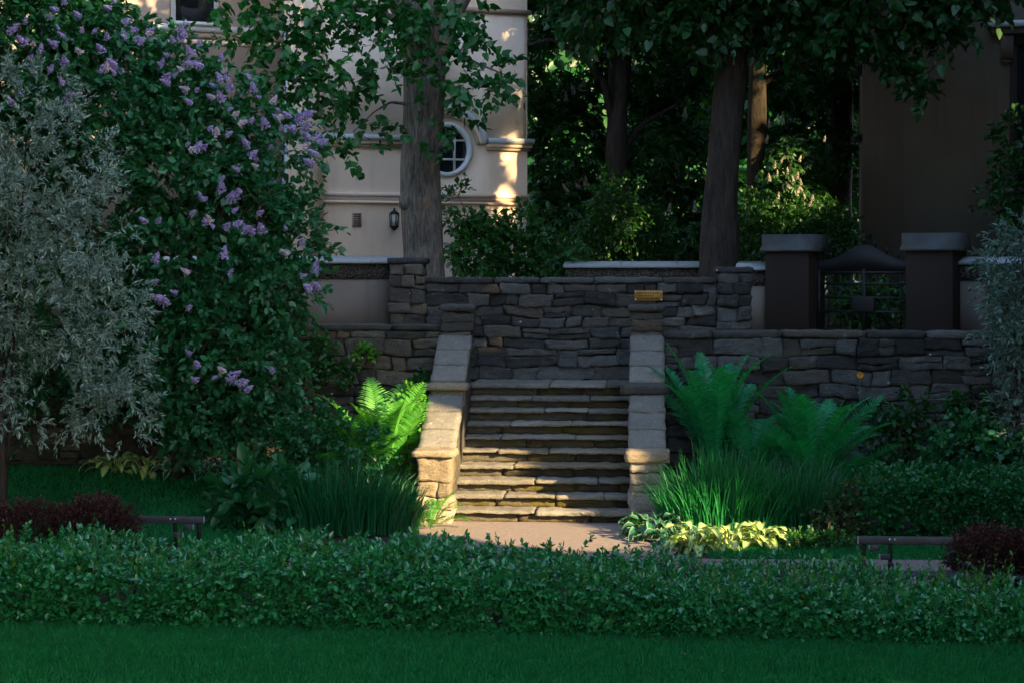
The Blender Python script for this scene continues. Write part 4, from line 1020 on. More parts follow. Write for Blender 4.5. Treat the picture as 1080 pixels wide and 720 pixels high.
leaf_obj('crown', chest_leaves([blob(840, 60, D4 + .5, 65, 60, 1.4), blob(740, 90, D4 + 2, 50, 80, 1.2), blob(860, 150, D4 + 2.0, 45, 50, 1.2), blob(800, -40, D4, 130, 60, 2.4), blob(820, 120, D4 + 1.8, 35, 40, 1.0), blob(805, -160, D4, 150, 80, 3), blob(840, 20, 35.5, 50, 30, .7)], 6500, .18, -.3, 7.7), L['chest'], c4)
c6 = tree('flowering_chestnut', 'young chestnut with sunlit cream blossom candles between trunk and brown house', 'tree', (*at(842, 0, 30.8)[:2], 2.1), tp(30.8, (845, 320, 0), (843, 250, 0), (838, 200, 0), (830, 160, 0)), [.08, .06, .045, .02], M['barkd'], None, [])
leaf_obj('crown', chest_leaves([blob(825, 195, 31.0, 26, 40, .5), blob(850, 225, 31.0, 30, 34, .5), blob(815, 225, 31.1, 24, 40, .45), blob(832, 165, 31.2, 24, 22, .45)], 1500, .125, -.6, 9.1, .1), L['olive'], c6)
cp = [(812, 135), (822, 128), (826, 132), (808, 152), (817, 178), (823, 172), (828, 168), (820, 186), (831, 184), (837, 192), (841, 190), (845, 196), (833, 198), (828, 203), (840, 207), (846, 203), (849, 210), (857, 212), (862, 216), (820, 212), (812, 192), (853, 218), (843, 171), (869, 150)]
blooms(c6, CAND, [at(x, y, 30.45 + R.uniform(-.12, .15)) for x, y in cp], [unit(UP + R.normal(size=3) * .3) for _ in cp], (.40, .62))
c5 = tree('dark_tree', 'dark tree close to the corner of the brown house', 'tree', (*at(886, 0, 39)[:2], 2.55), tp(39, (886, 320, 0), (886, 200, 0), (888, 80, 0), (890, -80, 0)), [.28, .26, .24, .2], M['barkd'], None, [])
crown(c5, [blob(880, 60, 40, 50, 60, 1.5), blob(900, 130, 41, 40, 60, 1.2), blob(870, 220, 41, 45, 60, 1.2), blob(890, -60, 40, 100, 70, 2)], L['dark'], 2600, 8, .14, .1, .5, .2, 'oval', -.35, .9)
# far wood closing the view
fw = [blob(480 + 46 * i + R.uniform(-20, 20), R.uniform(20, 160), 56 + R.uniform(-4, 5), 62, R.uniform(120, 170), 3.0) for i in range(11)] + [blob(480 + 46 * i, 230, 52 + R.uniform(-2, 2), 60, 60, 2) for i in range(11)] + [blob(450 + 60 * i, -120, 58, 90, 130, 3.5) for i in range(10)]
parts = []
for b in fw:
    O, D = in_blob(b, 2600, .4, -.6, .5); N = unit(UP * .4 + D * .6 + R.normal(size=O.shape) * .4); T = unit(np.cross(N, R.normal(size=O.shape)))
    parts.append(leaf_parts(O, T, N, R.uniform(.26, .5, len(O)), .32, 'oval'))
tag(leaf_obj('distant_wood', parts, L['dark']), 'dense dark wood far behind the chestnut trees', 'wood', None, 'stuff')

# --- shrubs behind the walls
def bush(name, label, cat, base, blobs, mat, nsh, nl, ll, lw, Ls=.35, stems=8, tpl='oval', gap=-.4, gs=1.5, shell=.25, droop=.2, spread=.9, stemr=.012, beam=False, leafname='foliage', upn=.7, seed=0.0, smat=None, out_w=.7, tw=True):
    e = empty(name, base, label, cat); mb = MB()
    for k in range(stems):
        b = blobs[k % len(blobs)]; tgt = b[0] + R.normal(size=3) * b[1].min() * .3; p0 = np.array(base) + np.array([R.normal() * .06, R.normal() * .08, -.05]); mid = (p0 + tgt) / 2 + R.normal(size=3) * .08 + [0, 0, .1]
        mb.tube([p0, (p0 * .6 + mid * .4), mid, tgt * .6 + mid * .4, tgt], [stemr * 1.5, stemr * 1.3, stemr, stemr * .7, stemr * .3], 6)
    mb.build('stem', smat or M['twig'], e, True)
    crown(e, blobs, mat, nsh, nl, ll, lw, Ls, shell, tpl, gap, gs, droop, spread, beam, leafname, seed=seed, upn=upn, out_w=out_w, tw=tw)
    return e
bush('rose_bush', 'loose leafy shrub arching before the sunlit corner of the pale house', 'shrub', at(520, 310, 30.5), [blob(500, 262, 30.4, 30, 26, .5), blob(540, 268, 30.5, 30, 22, .5), blob(585, 275, 30.6, 22, 16, .5), blob(484, 225, 30.3, 10, 24, .25), blob(552, 238, 30.5, 22, 10, .3), blob(520, 240, 30.4, 16, 9, .25), blob(482, 206, 30.3, 6, 5, .15)], L['rose'], 560, 9, .095, .06, .35, 12, gap=-.6, shell=0)
bush('olive_bush', 'upright paler green bush in front of the chestnut trunk', 'shrub', at(655, 310, 33), [blob(655, 236, 33.2, 30, 36, .6), blob(648, 206, 33.2, 16, 18, .4), blob(685, 255, 33.3, 22, 26, .5), blob(630, 262, 33.2, 20, 20, .5)], L['olive'], 650, 10, .085, .045, .45, 8, gap=-.5, shell=.1)
bush('lit_shrub', 'green shrub with warm light behind the tree-side gate pier', 'shrub', at(806, 310, 30.2), [blob(800, 255, 30.4, 24, 30, .45), blob(830, 255, 30.5, 30, 28, .45), blob(868, 250, 30.6, 28, 30, .45), blob(803, 215, 30.8, 12, 20, .3)], L['olive'], 750, 10, .08, .045, .4, 8, gap=-.6, shell=.1)
bush('garden_shrub', 'low green shrub seen through the bars of the iron gate', 'shrub', at(918, 345, 29.4), [blob(918, 320, 29.4, 34, 16, .5)], L['rose'], 240, 9, .08, .05, .3, 6, gap=None, shell=.1)
bush('climbing_shrub', 'dark wispy shrub climbing past the window sill of the brown house', 'shrub', at(1085, 330, 27.5), [blob(1072, 150, 27.8, 14, 26, .3), blob(1066, 200, 27.8, 15, 20, .3), blob(1047, 204, 27.8, 10, 6, .15), blob(1075, 260, 27.8, 16, 50, .4), blob(1085, 210, 27.8, 20, 60, .4)], L['dark'], 260, 8, .10, .07, .3, 5, gap=None, shell=.1)

# ================================================================== LILAC, SILVER WILLOW, SILVER SHRUB
li = [blob(50, 40, 24, 80, 60, 1.1), blob(112, 48, 24, 44, 40, .9), blob(100, 110, 23.6, 75, 60, 1.0), blob(176, 116, 23.6, 42, 34, .8), blob(225, 150, 23.4, 34, 32, .7), blob(200, 190, 23.2, 62, 48, .9), blob(300, 150, 23.4, 24, 28, .45), blob(255, 226, 23.1, 44, 44, .8), blob(314, 240, 23.2, 15, 30, .35), blob(312, 295, 23.0, 13, 22, .3), blob(190, 280, 23.0, 66, 55, .9), blob(268, 300, 22.9, 36, 46, .7), blob(220, 350, 22.8, 62, 50, .8), blob(275, 385, 22.8, 34, 46, .6), blob(160, 360, 23, 50, 60, .8), blob(222, 430, 22.8, 54, 40, .6), blob(192, 66, 23.6, 18, 22, .5), blob(236, 96, 23.4, 18, 16, .4), blob(272, 116, 23.4, 16, 12, .35), blob(50, -70, 24, 100, 60, 1.2), blob(30, 150, 24.5, 60, 120, .8), blob(60, 330, 24.5, 80, 130, .8)]
lil = bush('lilac', 'tall lilac shrub covered in purple panicles, beside the pale house', 'shrub', (*at(190, 0, 23.8)[:2], .3), li, L['lilac'], 7600, 11, .098, .060, .38, 16, gap=-.2, gs=1.8, shell=.3, droop=.22, stemr=.035, seed=2.2)
LB = bloom_meshes(L['purple'], 'lilac', 4, .15, .062, 170, .024); LP = bloom_meshes(L['pink'], 'lilac', 2, .13, .055, 150, .024)
lp = [(62, 5), (85, 12), (118, 3), (130, 18), (155, 28), (8, 28), (25, 40), (35, 42), (60, 42), (43, 50), (155, 30), (147, 40), (165, 14), (185, 25), (183, 38), (192, 34), (175, 28), (113, 35), (108, 48), (86, 50), (113, 68), (106, 70), (66, 62), (123, 63), (192, 68), (202, 52), (205, 62), (214, 64), (180, 82), (174, 80), (236, 70), (234, 80), (199, 89), (203, 103), (226, 97), (234, 100), (241, 90), (268, 90), (281, 88), (287, 103), (293, 118), (280, 127), (306, 117), (315, 122), (321, 116), (313, 130), (320, 132), (326, 140), (336, 145), (319, 150), (335, 157), (350, 161), (330, 168), (228, 136), (207, 154), (200, 152), (252, 125), (262, 147), (247, 116), (264, 160), (272, 170), (70, 102), (78, 95), (14, 104), (233, 195), (247, 203), (242, 207), (216, 230), (222, 228), (238, 235), (247, 232), (258, 238), (268, 240), (276, 238), (236, 266), (200, 282), (172, 310), (176, 314), (163, 270), (154, 228), (209, 380), (243, 390), (250, 398), (236, 385), (305, 262), (318, 252), (333, 280), (336, 298), (328, 300), (322, 358), (148, 438), (258, 405)]
lp = lp[:100]
pk = set(random.sample(range(len(lp)), 22))
def lil_depth(x, y):                           # front surface of the shrub at that place
    best = 99
    for c, r_ in li:
        rel = c - CAM; d = rel @ FW; u = (x - 540) / F * d - rel @ RT; v = -(y - HOR) / F * d - rel[2]
        q = (u / (r_[0] + .2)) ** 2 + (v / (r_[2] + .2)) ** 2
        if q < 1: best = min(best, d - r_[1] * math.sqrt(1 - q))
    return best - .70 if best < 90 else 99
lp = [q for q in lp if lil_depth(*q) < 90]; pk = {k for k in pk if k < len(lp)}
pts = [at(x, y + 7, lil_depth(x, y)) for x, y in lp]
dr = [unit(UP * .6 + RT * R.normal() * .8 - FW * R.uniform(.1, .9)) for _ in lp]
blooms(lil, LB, [p for i, p in enumerate(pts) if i not in pk], [d for i, d in enumerate(dr) if i not in pk], (.75, 1.1))
blooms(lil, LP, [p for i, p in enumerate(pts) if i in pk], [d for i, d in enumerate(dr) if i in pk], (.65, 1.0))
xp = [(x + R.normal() * 15, y + R.normal() * 13) for x, y in lp for _ in (0, 1)]; xp = [q for q in xp if lil_depth(*q) < 23.9 and R.uniform() < .62]
bv, bf, bs_ = [], [], []
for x, y in xp:                                # the small half-hidden panicles, too many to keep apart
    me = random.choice(LB); n_ = len(me.vertices); vv = np.empty(n_ * 3); me.vertices.foreach_get('co', vv); ff = np.empty(len(me.loops), np.int64); me.loops.foreach_get('vertex_index', ff); sz = np.empty(len(me.polygons), np.int64); me.polygons.foreach_get('loop_total', sz)
    mt_ = np.array(Vector(unit(UP * .6 + RT * R.normal() * .8 - FW * R.uniform(.1, .9))).to_track_quat('Z', 'Y').to_matrix()); bv.append(vv.reshape(-1, 3) @ mt_.T * R.uniform(.45, .75) + at(x, y, lil_depth(x, y) + .12)); bf.append(ff); bs_.append(sz)
leaf_obj('small_blossoms', list(zip(bv, bf, bs_)), L['purple'], lil)['kind'] = 'stuff'
sw = [blob(25, 110, 21.0, 50, 50, .6), blob(60, 175, 20.9, 60, 60, .7), blob(20, 230, 20.8, 60, 80, .7), blob(95, 250, 20.8, 48, 50, .6), blob(60, 320, 20.7, 70, 60, .7), blob(110, 370, 20.7, 45, 45, .5), blob(50, 410, 20.7, 60, 50, .6), blob(120, 430, 20.6, 35, 38, .45), blob(110, 320, 20.7, 40, 30, .4), blob(-30, 300, 21, 60, 180, .7)]
bush('silver_willow', 'feathery silver-leaved weeping shrub in front of the lilac', 'shrub', (*at(-5, 0, 21.2)[:2], .05), sw, L['silver'], 4300, 16, .064, .018, .24, 3, 'narrow', .07, 2.7, .5, .12, .8, .014, seed=5.1, upn=.5, smat=M['barkd'], tw=False)
mbt = MB(); p = at(2, 0, 20.6); mbt.tube([(p[0], p[1], -.05), (p[0] + .01, p[1], .6), (p[0] - .02, p[1], 1.3), (p[0] - .1, p[1] + .1, 2.2)], [.055, .05, .045, .035], 10, .1)
o = mbt.build('trunk', M['barkd'], bpy.data.objects['silver_willow'], True)
bush('silver_shrub', 'silvery small-leaved shrub at the end of the dark retaining wall', 'shrub', (*at(1092, 0, 22.6)[:2], .25), [blob(1068, 285, 22.6, 22, 34, .35), blob(1058, 320, 22.5, 20, 22, .3), blob(1075, 360, 22.5, 22, 50, .35), blob(1078, 430, 22.5, 16, 50, .3), blob(1100, 330, 22.7, 30, 90, .4), blob(1075, 250, 22.6, 14, 18, .25)], L['silverd'], 620, 14, .07, .024, .32, 7, 'oval', -.5, 1.8, .2, .2, .8, .02)

# ================================================================== BEDS BESIDE THE STAIRS
def gp(px, d): return on_ground(px, d)
fern(gp(754, 23.3), 1.66, .20, 1, L['fern'], 'tall dark green fern leaning on the shaded cheek wall', 20, npin=44, e0=(64, 88), curl=48)
fern(gp(858, 22.7), 1.36, .20, 2, L['fern'], 'broad vase-shaped fern in front of the dark retaining wall', 27, npin=44, e0=(54, 86), curl=42)
fern(gp(795, 23.2), 1.02, .22, 3, L['fern'], 'smaller arching fern between the two big ferns', 13, e0=(38, 75), curl=60)
fern(gp(885, 22.6), .85, .20, 4, L['fern'], 'low spreading fern at the house side of the broad fern', 11, e0=(35, 70), curl=62)
fern(gp(404, 22.8), 1.38, .23, 5, L['fernl'], 'bright sunlit fern beside the stepped cheek wall', 22, npin=42, e0=(48, 84), curl=44)
fern(gp(376, 22.6), 1.2, .2, 12, L['fernl'], 'bright fern on the lilac side of the sunlit fern by the cheek wall', 15, npin=38, e0=(45, 80), curl=50)
fern(gp(336, 22.7), .95, .22, 6, L['fern'], 'dark arching fern between the lilac and the bright fern', 13, e0=(35, 75), curl=62)
fern(gp(300, 22.2), .8, .2, 9, L['fern'], 'small dark fern under the lilac edge', 11, e0=(35, 70), curl=62)
fern(gp(452, 21.5), .5, .14, 7, L['fernl'], 'small feathery fern at the foot of the sunlit pier', 10, e0=(30, 75), curl=60)
fern(gp(1070, 22.6), .7, .18, 8, L['fern'], 'little dark fern under the silvery shrub', 9, e0=(35, 75), curl=60)
bush('feathery_herb', 'upright feathery herb with yellow-green tips against the sunlit cheek wall', 'herb', gp(437, 23.0), [blob(437, 420, 23, 11, 14, .12), blob(440, 447, 22.9, 14, 14, .14), blob(433, 475, 22.8, 16, 16, .16), blob(447, 462, 22.7, 10, 12, .12)], L['yel'], 100, 12, .045, .03, .16, 7, gap=None, shell=0, stemr=.006)
bush('leafy_herb', 'dark leafy perennial mound behind the iris clump by the bright fern', 'perennial', gp(345, 22.2), [blob(330, 455, 22.3, 35, 26, .3), blob(375, 470, 22.2, 34, 20, .3), blob(300, 470, 22.3, 28, 24, .3)], L['peren'], 420, 9, .06, .04, .22, 8, gap=-.5, shell=.1)
c = gp(360, 21.25); blades(c, .90, .40, 1450, .93, 1, L['irisl'], 'iris_clump', 'dark iris clump with upright blades on the sunlit side of the stairs', 'iris', .017, .40, gz)
c = gp(797, 21.1); blades((c[0] - .35, c[1], c[2]), .75, .42, 1150, 1.08, 2, L['iris'], 'iris_clump', 'tall green iris clump beside the yellow hostas', 'iris', .017, .42, gz)
c = gp(845, 21.2); blades((c[0], c[1], c[2]), .55, .40, 800, 1.0, 3, L['irisl'], 'iris_clump', 'darker green iris clump below the broad fern', 'iris', .017, .42, gz)
hosta(gp(690, 20.75), 34, .30, .12, 1, L['hostaG'], 'green white-edged hosta against the shaded pier', (5, 70))
hosta(gp(712, 20.35), 30, .26, .11, 6, L['hostaG'], 'light green hosta behind the first yellow hosta', (5, 65))
hosta(gp(733, 19.95), 38, .27, .115, 2, L['hostaY'], 'yellow variegated hosta nearest the path and stairs', (5, 75))
hosta(gp(768, 20.0), 36, .27, .11, 3, L['hostaY'], 'middle yellow variegated hosta before the iris', (5, 75))
hosta(gp(800, 20.1), 34, .26, .11, 4, L['hostaY'], 'last yellow variegated hosta, farthest from the stairs', (5, 75))
for i, (x, d, lb) in enumerate([(928, 22.5, 'white-rimmed hosta under the dark wall, next to the rusty plant'), (951, 22.6, 'white-rimmed hosta in the middle of its row behind the clipped hedge'), (974, 22.6, 'white-rimmed hosta at the leafy perennial end of its row')]):
    p = gp(x, d); o = hosta(p, 22, .30, .17, 20 + i, L['hostaW'], lb, (10, 75)); o['group'] = 'white-rimmed hostas behind the clipped hedge'
for i, (x, lb) in enumerate([(122, 'hosta with yellowish leaves below the silver willow'), (152, 'hosta with upright pale yellow leaves at the back of the side lawn'), (188, 'white-edged hosta under the lilac, nearest the yellow ones'), (215, 'white-edged hosta in the middle of the shaded row under the lilac'), (245, 'white-edged hosta at the stairs end of the shaded row under the lilac')]):
    o = hosta(gp(x, 24.0 - i * .08), 20, .28, .15, 30 + i, L['hostaY'] if i < 2 else L['hostaW'], lb, (10, 75)); o['group'] = 'shaded hostas at the back of the side lawn'
for i, (x, d, lb) in enumerate([(262, 21.6, 'dark broad-leaved plant at the corner of the side lawn'), (292, 21.3, 'dark broad-leaved plant beside the dark iris clump')]):
    e = bush('broadleaf_plant', lb, 'perennial', gp(x, d), [blob(x, 530, d, 24, 26, .3)], L['peren'], 55, 7, .17, .10, .28, 5, gap=None, shell=.1)
bush('rusty_perennial', 'rust and green mottled perennial beside the iris, before the clipped hedge', 'perennial', gp(888, 20.9), [blob(886, 550, 20.7, 22, 14, .3), blob(897, 528, 21, 14, 14, .3)], L['rust'], 190, 8, .05, .042, .2, 5, gap=None, shell=.1)
bush('cranesbill', 'dark mounded perennial between the silvery shrub and clipped hedge', 'perennial', gp(1030, 22.6), [blob(1010, 485, 22.5, 34, 20, .4), blob(1050, 478, 22.6, 36, 24, .4), blob(1020, 462, 22.8, 26, 14, .3), blob(1085, 490, 22.4, 30, 22, .3)], L['peren'], 480, 9, .075, .065, .25, 8, gap=-.5, shell=.2)
bush('wall_shrub', 'dim straggly plant against the dark wall behind the hostas', 'perennial', gp(945, 23.5), [blob(940, 455, 23.6, 26, 26, .25), blob(965, 440, 23.8, 14, 22, .2), blob(1030, 430, 24, 14, 16, .15)], L['dark'], 170, 8, .07, .05, .25, 6, gap=None, shell=.1)
# poppy on a thin stem
p = at(907, 395, 23.9); b0 = gp(902, 23.7)
e = empty('poppy', b0, 'single orange flower on a thin stem against the dark wall', 'flower')
mb = MB(); mb.tube([b0, (b0 + p) / 2 + [.03, 0, .1], p], [.006, .005, .004], 5); mb.build('stem', L['peren'], e)
mb = MB(); 
for k in range(4):
    a = k * 1.57; d = RT * math.cos(a) + UP * math.sin(a); V = [p, p + d * .03 + np.cross(d, FW) * .03 - FW * .02, p + d * .05 - FW * .01, p + d * .03 - np.cross(d, FW) * .03 - FW * .02]; mb.add(np.array(V), [(0, 1, 2, 3)])
mb.build('flower_head', L['poppy'], e)
# clipped hedge on the right
def hedge_obj(name, label, cat, x0, x1, y0, y1, h, zfun, n, nl, ll, lw, mat, Ls, bumpy=.06, tall=None, kind=None, spread=.9, side=.35, seed=1.0, upn=.7, taper=None):
    e = empty(name, ((x0 + x1) / 2, (y0 + y1) / 2, 0), label, cat)
    x = R.uniform(x0, x1, n); y = R.uniform(0, 1, n); onside = R.uniform(size=n) < side
    yy = y0 + (y1 - y0) * y; hh = h * (1 + bumpy * 6 * np.array([noise.noise(Vector((a * .9 + seed, b * .9, seed))) for a, b in zip(x, yy)]) * .5 + bumpy * 4 * np.array([noise.noise(Vector((a * 3.1, b * 3.1, seed))) for a, b in zip(x, yy)]) * .5)
    if taper: hh = hh * taper(x)
    z = np.where(onside, hh * R.uniform(.08, 1, n), hh * np.where(R.uniform(size=n) < .7, R.uniform(.72, 1.0, n), R.uniform(.3, .75, n))); yy = np.where(onside, y0 + (y1 - y0) * .18 * R.uniform(0, 1, n), yy)
    sk = yy_off(x) if tall else 0
    O = np.stack([x, yy + sk, z + [zfun(a, b) for a, b in zip(x, yy)] - Ls * .6], 1); O[:, 2] = np.maximum(O[:, 2], .02)
    gk = nz3(O, 3.3, seed) > (-.42 if tall else -.6); O, onside = O[gk], onside[gk]; n = len(O)
    D = unit(np.stack([R.normal(size=n) * .4, np.where(onside, -.9, 0) + R.normal(size=n) * .4, np.where(onside, .35, 1.0)], 1))
    Lk = Ls * R.uniform(.6, 1.2, n)
    parts = twigs(O, D, Lk, .1, .0035) + [shoots(O, D, Lk, nl, ll, lw, spread, .1, 'oval', upn=upn)]
    leaf_obj('foliage', parts, mat, e)
    if tall:
        m_ = 700; k = R.integers(0, n, m_); O2 = O[k] + np.stack([R.normal(size=m_) * .04, R.normal(size=m_) * .04, R.uniform(.0, .09, m_)], 1); D2_ = unit(np.stack([R.normal(size=m_) * .3, R.normal(size=m_) * .3, np.ones(m_)], 1)); L2 = R.uniform(.08, .2, m_)
        k = R.integers(0, n, 260); O3 = O[k] + np.array([0, 0, .05]); O3[:, 2] = np.maximum(O3[:, 2], .3); O2 = np.concatenate([O2, O3]); D2_ = np.concatenate([D2_, unit(np.stack([R.normal(size=260) * .15, R.normal(size=260) * .15, np.ones(260)], 1))]); L2 = np.concatenate([L2, R.uniform(.16, .34, 260)])
        leaf_obj('new_growth', twigs(O2, D2_, L2, .05, .003) + [shoots(O2, D2_, L2, 8, .04, .022, .8, .05, 'oval')], L['newg'], e)
    mb = MB(); 
    for k in range(int((x1 - x0) * 9)):
        xx = random.uniform(x0, x1); yv = random.uniform(y0 + .15 * (y1 - y0), y1); 
        if tall: yv += float(yy_off(np.array([xx]))[0])
        mb.tube([(xx, yv, -.02 + zfun(xx, yv)), (xx + random.uniform(-.05, .05), yv + random.uniform(-.05, .05), h * .45 + zfun(xx, yv)), (xx + random.uniform(-.1, .1), yv + random.uniform(-.1, .1), h * .8 + zfun(xx, yv))], [.008, .006, .003], 5)
    mb.build('stem', M['twig'], e, True)['kind'] = 'stuff'
    return e
def yy_off(x): return -0.0386 * x
hedge_obj('clipped_hedge', 'clipped dark green hedge behind the bench at the path', 'hedge', xat(908, -.9), 9.0, -1.25, -.25, .72, gz, 4200, 9, .045, .032, L['box'], .16, .03, side=.5, seed=3.0)
hedge_obj('rose_hedge', 'long loose low hedge of small leaves between the lawn and path', 'hedge', -6.2, 6.2, -6.72, -5.35, .58, gz, 10800, 10, .051, .030, L['hedge'], .21, .10, tall=True, side=.5, seed=8.0, taper=lambda x: np.interp(x, [-6, -4.5, -3, 0, 1.5, 2.8, 4.4, 6], [.9, .98, 1.06, .98, .86, .68, .56, .54]))


def barberry(label, cx, y, rx, ry, h, seed):
    e = empty('barberry', (cx, y, 0), label, 'shrub')
    b = (np.array([cx, y, h * .5]), np.array([rx, ry, h * .5])); O, D = in_blob(b, 900, .2, None); O[:, 2] = np.maximum(O[:, 2], .05)
    D = unit(D + UP * .5 + R.normal(size=O.shape) * .3); Lk = .16 * R.uniform(.6, 1.2, len(O))
    leaf_obj('foliage', twigs(O, D, Lk, .05, .003) + [shoots(O, D, Lk, 12, .028, .016, .8, .05, 'oval')], L['barb'], e)
p = at(1046, 0, 17.5); barberry('dark red barberry bush in front of the wooden bench', p[0], p[1], .36, .26, .49, 1)
p = at(1095, 0, 17.4); barberry('dark red barberry cut off by the edge of the photo, past the bench', p[0], p[1], .32, .26, .45, 4)
p = at(100, 0, 18.6); barberry('dark red barberry bush rounded at the bench end of the side lawn', p[0], p[1], .42, .3, .66, 2)
p = at(30, 0, 18.6); barberry('dark red barberry bush under the silver willow trunk', p[0], p[1], .5, .3, .6, 3)
# low fillers along the bed edge
for i, (x, d, lb) in enumerate([(842, 20.0, 'small green ground plant between hosta and rusty perennial'), (872, 20.0, 'small green ground plant in front of the rusty perennial'), (668, 20.9, 'small grassy tuft at the foot of the shaded pier')]):
    bush('ground_plant', lb, 'perennial', gp(x, d), [blob(x, 575 if i < 2 else 556, d, 26 if i < 2 else 8, 9 if i < 2 else 8, .25)], L['rose'], 130 if i < 2 else 40, 8, .05, .03, .14, 4, gap=None, shell=.1)
for i, (px, py, n_, lb) in enumerate([(385, 372, 26, 'tiny yellow-green weed growing from a joint of the lower wall'), (365, 392, 40, 'small green weed low on the rubble wall'), (337, 375, 130, 'leafy creeper on the rubble wall at the lilac edge'), (443, 405, 60, 'small plant in the corner of wall and stairs'), (1008, 425, 40, 'small weed on the dark retaining wall')]):
    y = YL - .08; d = (y - CAM[1]) / (FW[1] + RT[1] * (px - 540) / F)
    bush('wall_plant', lb, 'weed', at(px, py + 8, d), [blob(px, py, d - .05, 7 if n_ < 100 else 16, 9 if n_ < 100 else 24, .08)], L['yel'] if i == 0 else L['rose'], n_, 7, .05 if i < 4 else .06, .035, .12, 3, gap=None, shell=0, stemr=.004)

# ================================================================== BENCHES
def bench(label, ox, oy, sg, ln=2.0):
    e = empty('park_bench', (ox, oy, 0), label, 'bench')
    X = lambda a, b: (min(ox + sg * a, ox + sg * b), max(ox + sg * a, ox + sg * b))
    def slat(a, b, y0, y1, z0, z1, nm):
        mb = MB(); mb.bevbox(*X(a, b), oy + y0, oy + y1, z0, z1, .008); s_ = mb.build(nm, M['wood'], e)
        mb = MB(); mb.bevbox(*X(a - .012, a - .001), oy + y0 + .004, oy + y1 - .004, z0 + .004, z1 - .004, .003); mb.build('slat_end', M['woodend'], s_)
    slat(0, ln, 0, .045, .40, .475, 'backrest_slat')
    for k, (a, z) in enumerate([(.10, .345), (.185, .275)]): slat(a, a + .09, -.05 - .10 * k, .0 - .10 * k, z, z + .055, 'bracket')
    for k in range(2): slat(.11, ln, -.30 - .13 * k, -.19 - .13 * k, .14, .185, 'seat_slat')
    for x in (.05, .30, ln - .1):
        mb = MB(); mb.tube([(ox + sg * x, oy + .06, .0), (ox + sg * x, oy + .05, .25), (ox + sg * x, oy + .02, .44)], .02, 8); mb.tube([(ox + sg * x, oy + .05, .22), (ox + sg * x, oy - .42, .2), (ox + sg * x, oy - .44, 0)], .02, 8); mb.build('leg', M['iron'], e, True)
    for x in (.29, .34):
        mb = MB(); mb.sphere((ox + sg * x, oy - .004, .45), .010); mb.build('bolt', M['steel'], e, True)
    mb = MB(); a = np.linspace(-.6, 4.2, 18); mb.tube([(ox + sg * (.82 + .05 * math.cos(t_)), oy - .42, .34 + .06 * math.sin(t_)) for t_ in a], .014, 8); mb.tube([(ox + sg * .87, oy - .42, .31), (ox + sg * .95, oy - .40, .26), (ox + sg * 1.2, oy - .38, .24)], .02, 8); mb.build('armrest', M['iron'], e, True)
p = at(906, 0, 17.6); bench('dark wooden bench with grey slat ends by the path, next to red barberry', p[0], p[1], 1)
p = at(214, 0, 19.0); bench('dim wooden bench behind the hedge below the lilac, on the side lawn', p[0], p[1], -1, 1.1)

# ================================================================== ADDED SHADE TREES, unseen: placed to block sun and sky, crowns cut open along BEAMS
def added_shade_tree(label, x, y, blobs, n, trunk_r=.3):
    global R
    R = np.random.default_rng(int(abs(x * 131 + y * 17)))
    z0 = gz(x, y); e = empty('added_shade_tree', (x, y, z0), label, 'tree')
    top = max(b[0][2] for b in blobs)
    mb = MB(); mb.tube([(x, y, z0 - .1), (x + .1, y, z0 + top * .3), (x, y + .1, z0 + top * .7), (x, y, top)], [trunk_r, trunk_r * .8, trunk_r * .55, .08], 12, .15); mb.build('trunk', M['barkd'], e, True)
    parts = []
    tot = sum(float(np.prod(b[1]) ** (2 / 3)) for b in blobs)
    for b in blobs:
        O, D = in_blob(b, int(n * float(np.prod(b[1]) ** (2 / 3)) / tot), .15)
        k = keep_beam(O, 1.0, .12, .20); O, D = O[k], D[k]
        N = unit(D * .5 + R.normal(size=O.shape)); T = unit(np.cross(N, R.normal(size=O.shape)))
        parts.append(leaf_parts(O, T, N, R.uniform(.25, .5, len(O)), .3, 'oval'))
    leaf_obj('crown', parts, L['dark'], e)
def eb(x, y, z, rx, ry, rz): return (np.array([x, y, z], float), np.array([rx, ry, rz], float))
added_shade_tree('unseen broad tree added to block sun, far off to the house side of the path', 11.5, -7.5, [eb(11.5, -7.5, 4.5, 3.4, 4.4, 4.3), eb(11.5, -7, 11.0, 3.4, 4.6, 5.8)], 16000)
added_shade_tree('unseen broad tree added to block sun, behind the viewer on the house side', 10.5, -15.5, [eb(10.5, -15.5, 4.5, 3.4, 4.8, 4.3), eb(9.4, -13.6, 3.4, 1.9, 4.2, 3.3), eb(10.5, -15, 11, 3.4, 4.8, 5.8)], 21000)
added_shade_tree('unseen broad tree added to block sun, beyond the silvery shrub', 13.5, -.5, [eb(13.5, -.5, 5, 3.0, 4.2, 4.5), eb(13.5, 0, 11.5, 3.2, 4.4, 6.0), eb(13.5, -.5, 17.5, 3.2, 4.6, 3.4)], 19000)
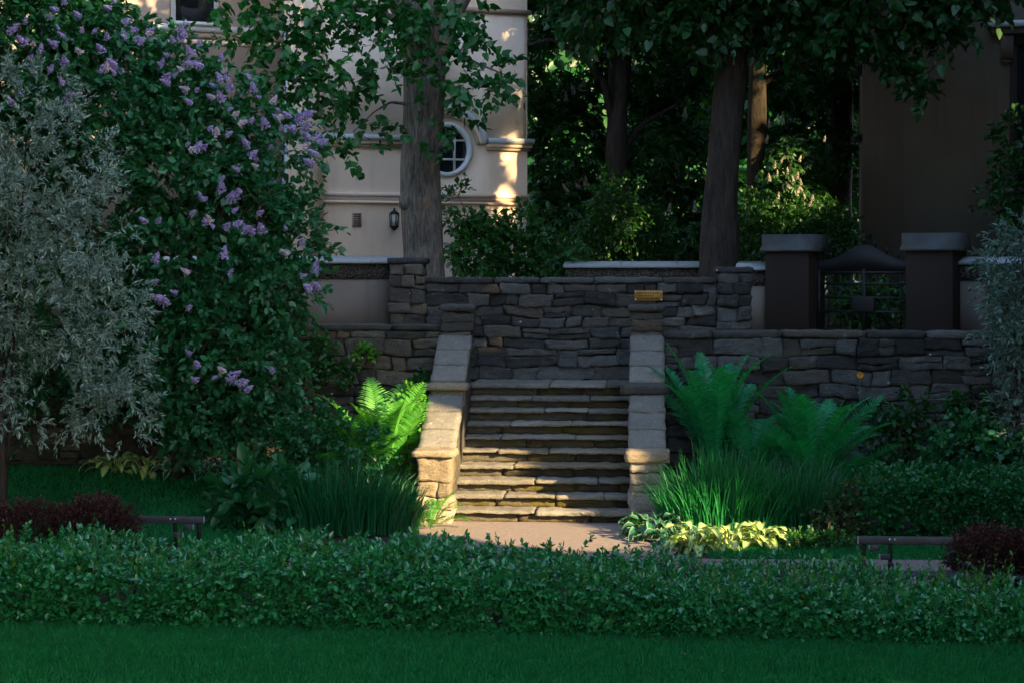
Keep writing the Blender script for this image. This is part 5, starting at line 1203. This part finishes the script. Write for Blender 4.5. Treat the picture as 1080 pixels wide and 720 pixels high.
added_shade_tree('unseen broad tree added to block sun, beside the brown house', 15.5, 5.5, [eb(15.5, 5.5, 6, 3, 3.8, 5), eb(15.5, 6, 12, 3.2, 4.2, 5)], 12000)
added_shade_tree('unseen tree added to block sun, far behind the viewer at the lawn edge', 10.5, -23, [eb(10.5, -23, 4.5, 3.6, 5.5, 4.5), eb(10.5, -23, 10, 3.6, 5.5, 4.5)], 15000)
added_shade_tree('unseen tree added to close the sun gap between its two neighbours by the path', 15.4, -15.4, [eb(14.8, -12.8, 4.8, 2.4, 3.4, 4.6), eb(14.8, -12.8, 12, 2.4, 3.6, 6)], 11000)
added_shade_tree('unseen tree added to block sun, in the second row', 17.0, -5.0, [eb(17, -5, 5, 2.2, 3.2, 4.8), eb(17, -5, 12.5, 2.4, 3.6, 6.5)], 11000)
added_shade_tree('unseen spreading tree added to darken the willow side of the lawn', -8.8, -11.0, [eb(-8.8, -11, 4.2, 3.0, 4.0, 3.6), eb(-8.6, -11, 8.6, 3.6, 4.4, 2.6), eb(-4.6, -10.5, 8.4, 3.2, 4.2, 1.6), eb(-3.2, -15.5, 7.4, 3.2, 3.2, 1.5)], 16000)
added_shade_tree('unseen spreading tree added to dim the lawn in front of the benches', 8.6, -10.5, [eb(8.2, -10.5, 8.4, 3.0, 4.4, 2.0), eb(6.2, -9.5, 8.2, 2.2, 4.0, 1.3)], 7000, .2)
added_shade_tree('unseen dense tree added to block low sky, past the silver willow side of the lawn', -10.5, -19.5, [eb(-10.5, -19.5, 4.6, 3.4, 5.0, 4.4), eb(-10.5, -19.5, 10, 3.4, 5.0, 4)], 13000)
added_shade_tree('unseen dense tree added to block low sky at the far end of the lawn behind the viewer', -6.5, -29.0, [eb(-6.5, -29, 5, 5.0, 3.0, 4.6), eb(-6.5, -29, 10.5, 4.6, 3.0, 4)], 13000)
added_shade_tree('unseen dense tree added to darken the side lawn, beside the silver willow', -9.9, -1.5, [eb(-9.9, -1.5, 4.2, 3.0, 4.4, 4.0), eb(-9.9, -1.5, 9, 3.0, 4.4, 3)], 12000)
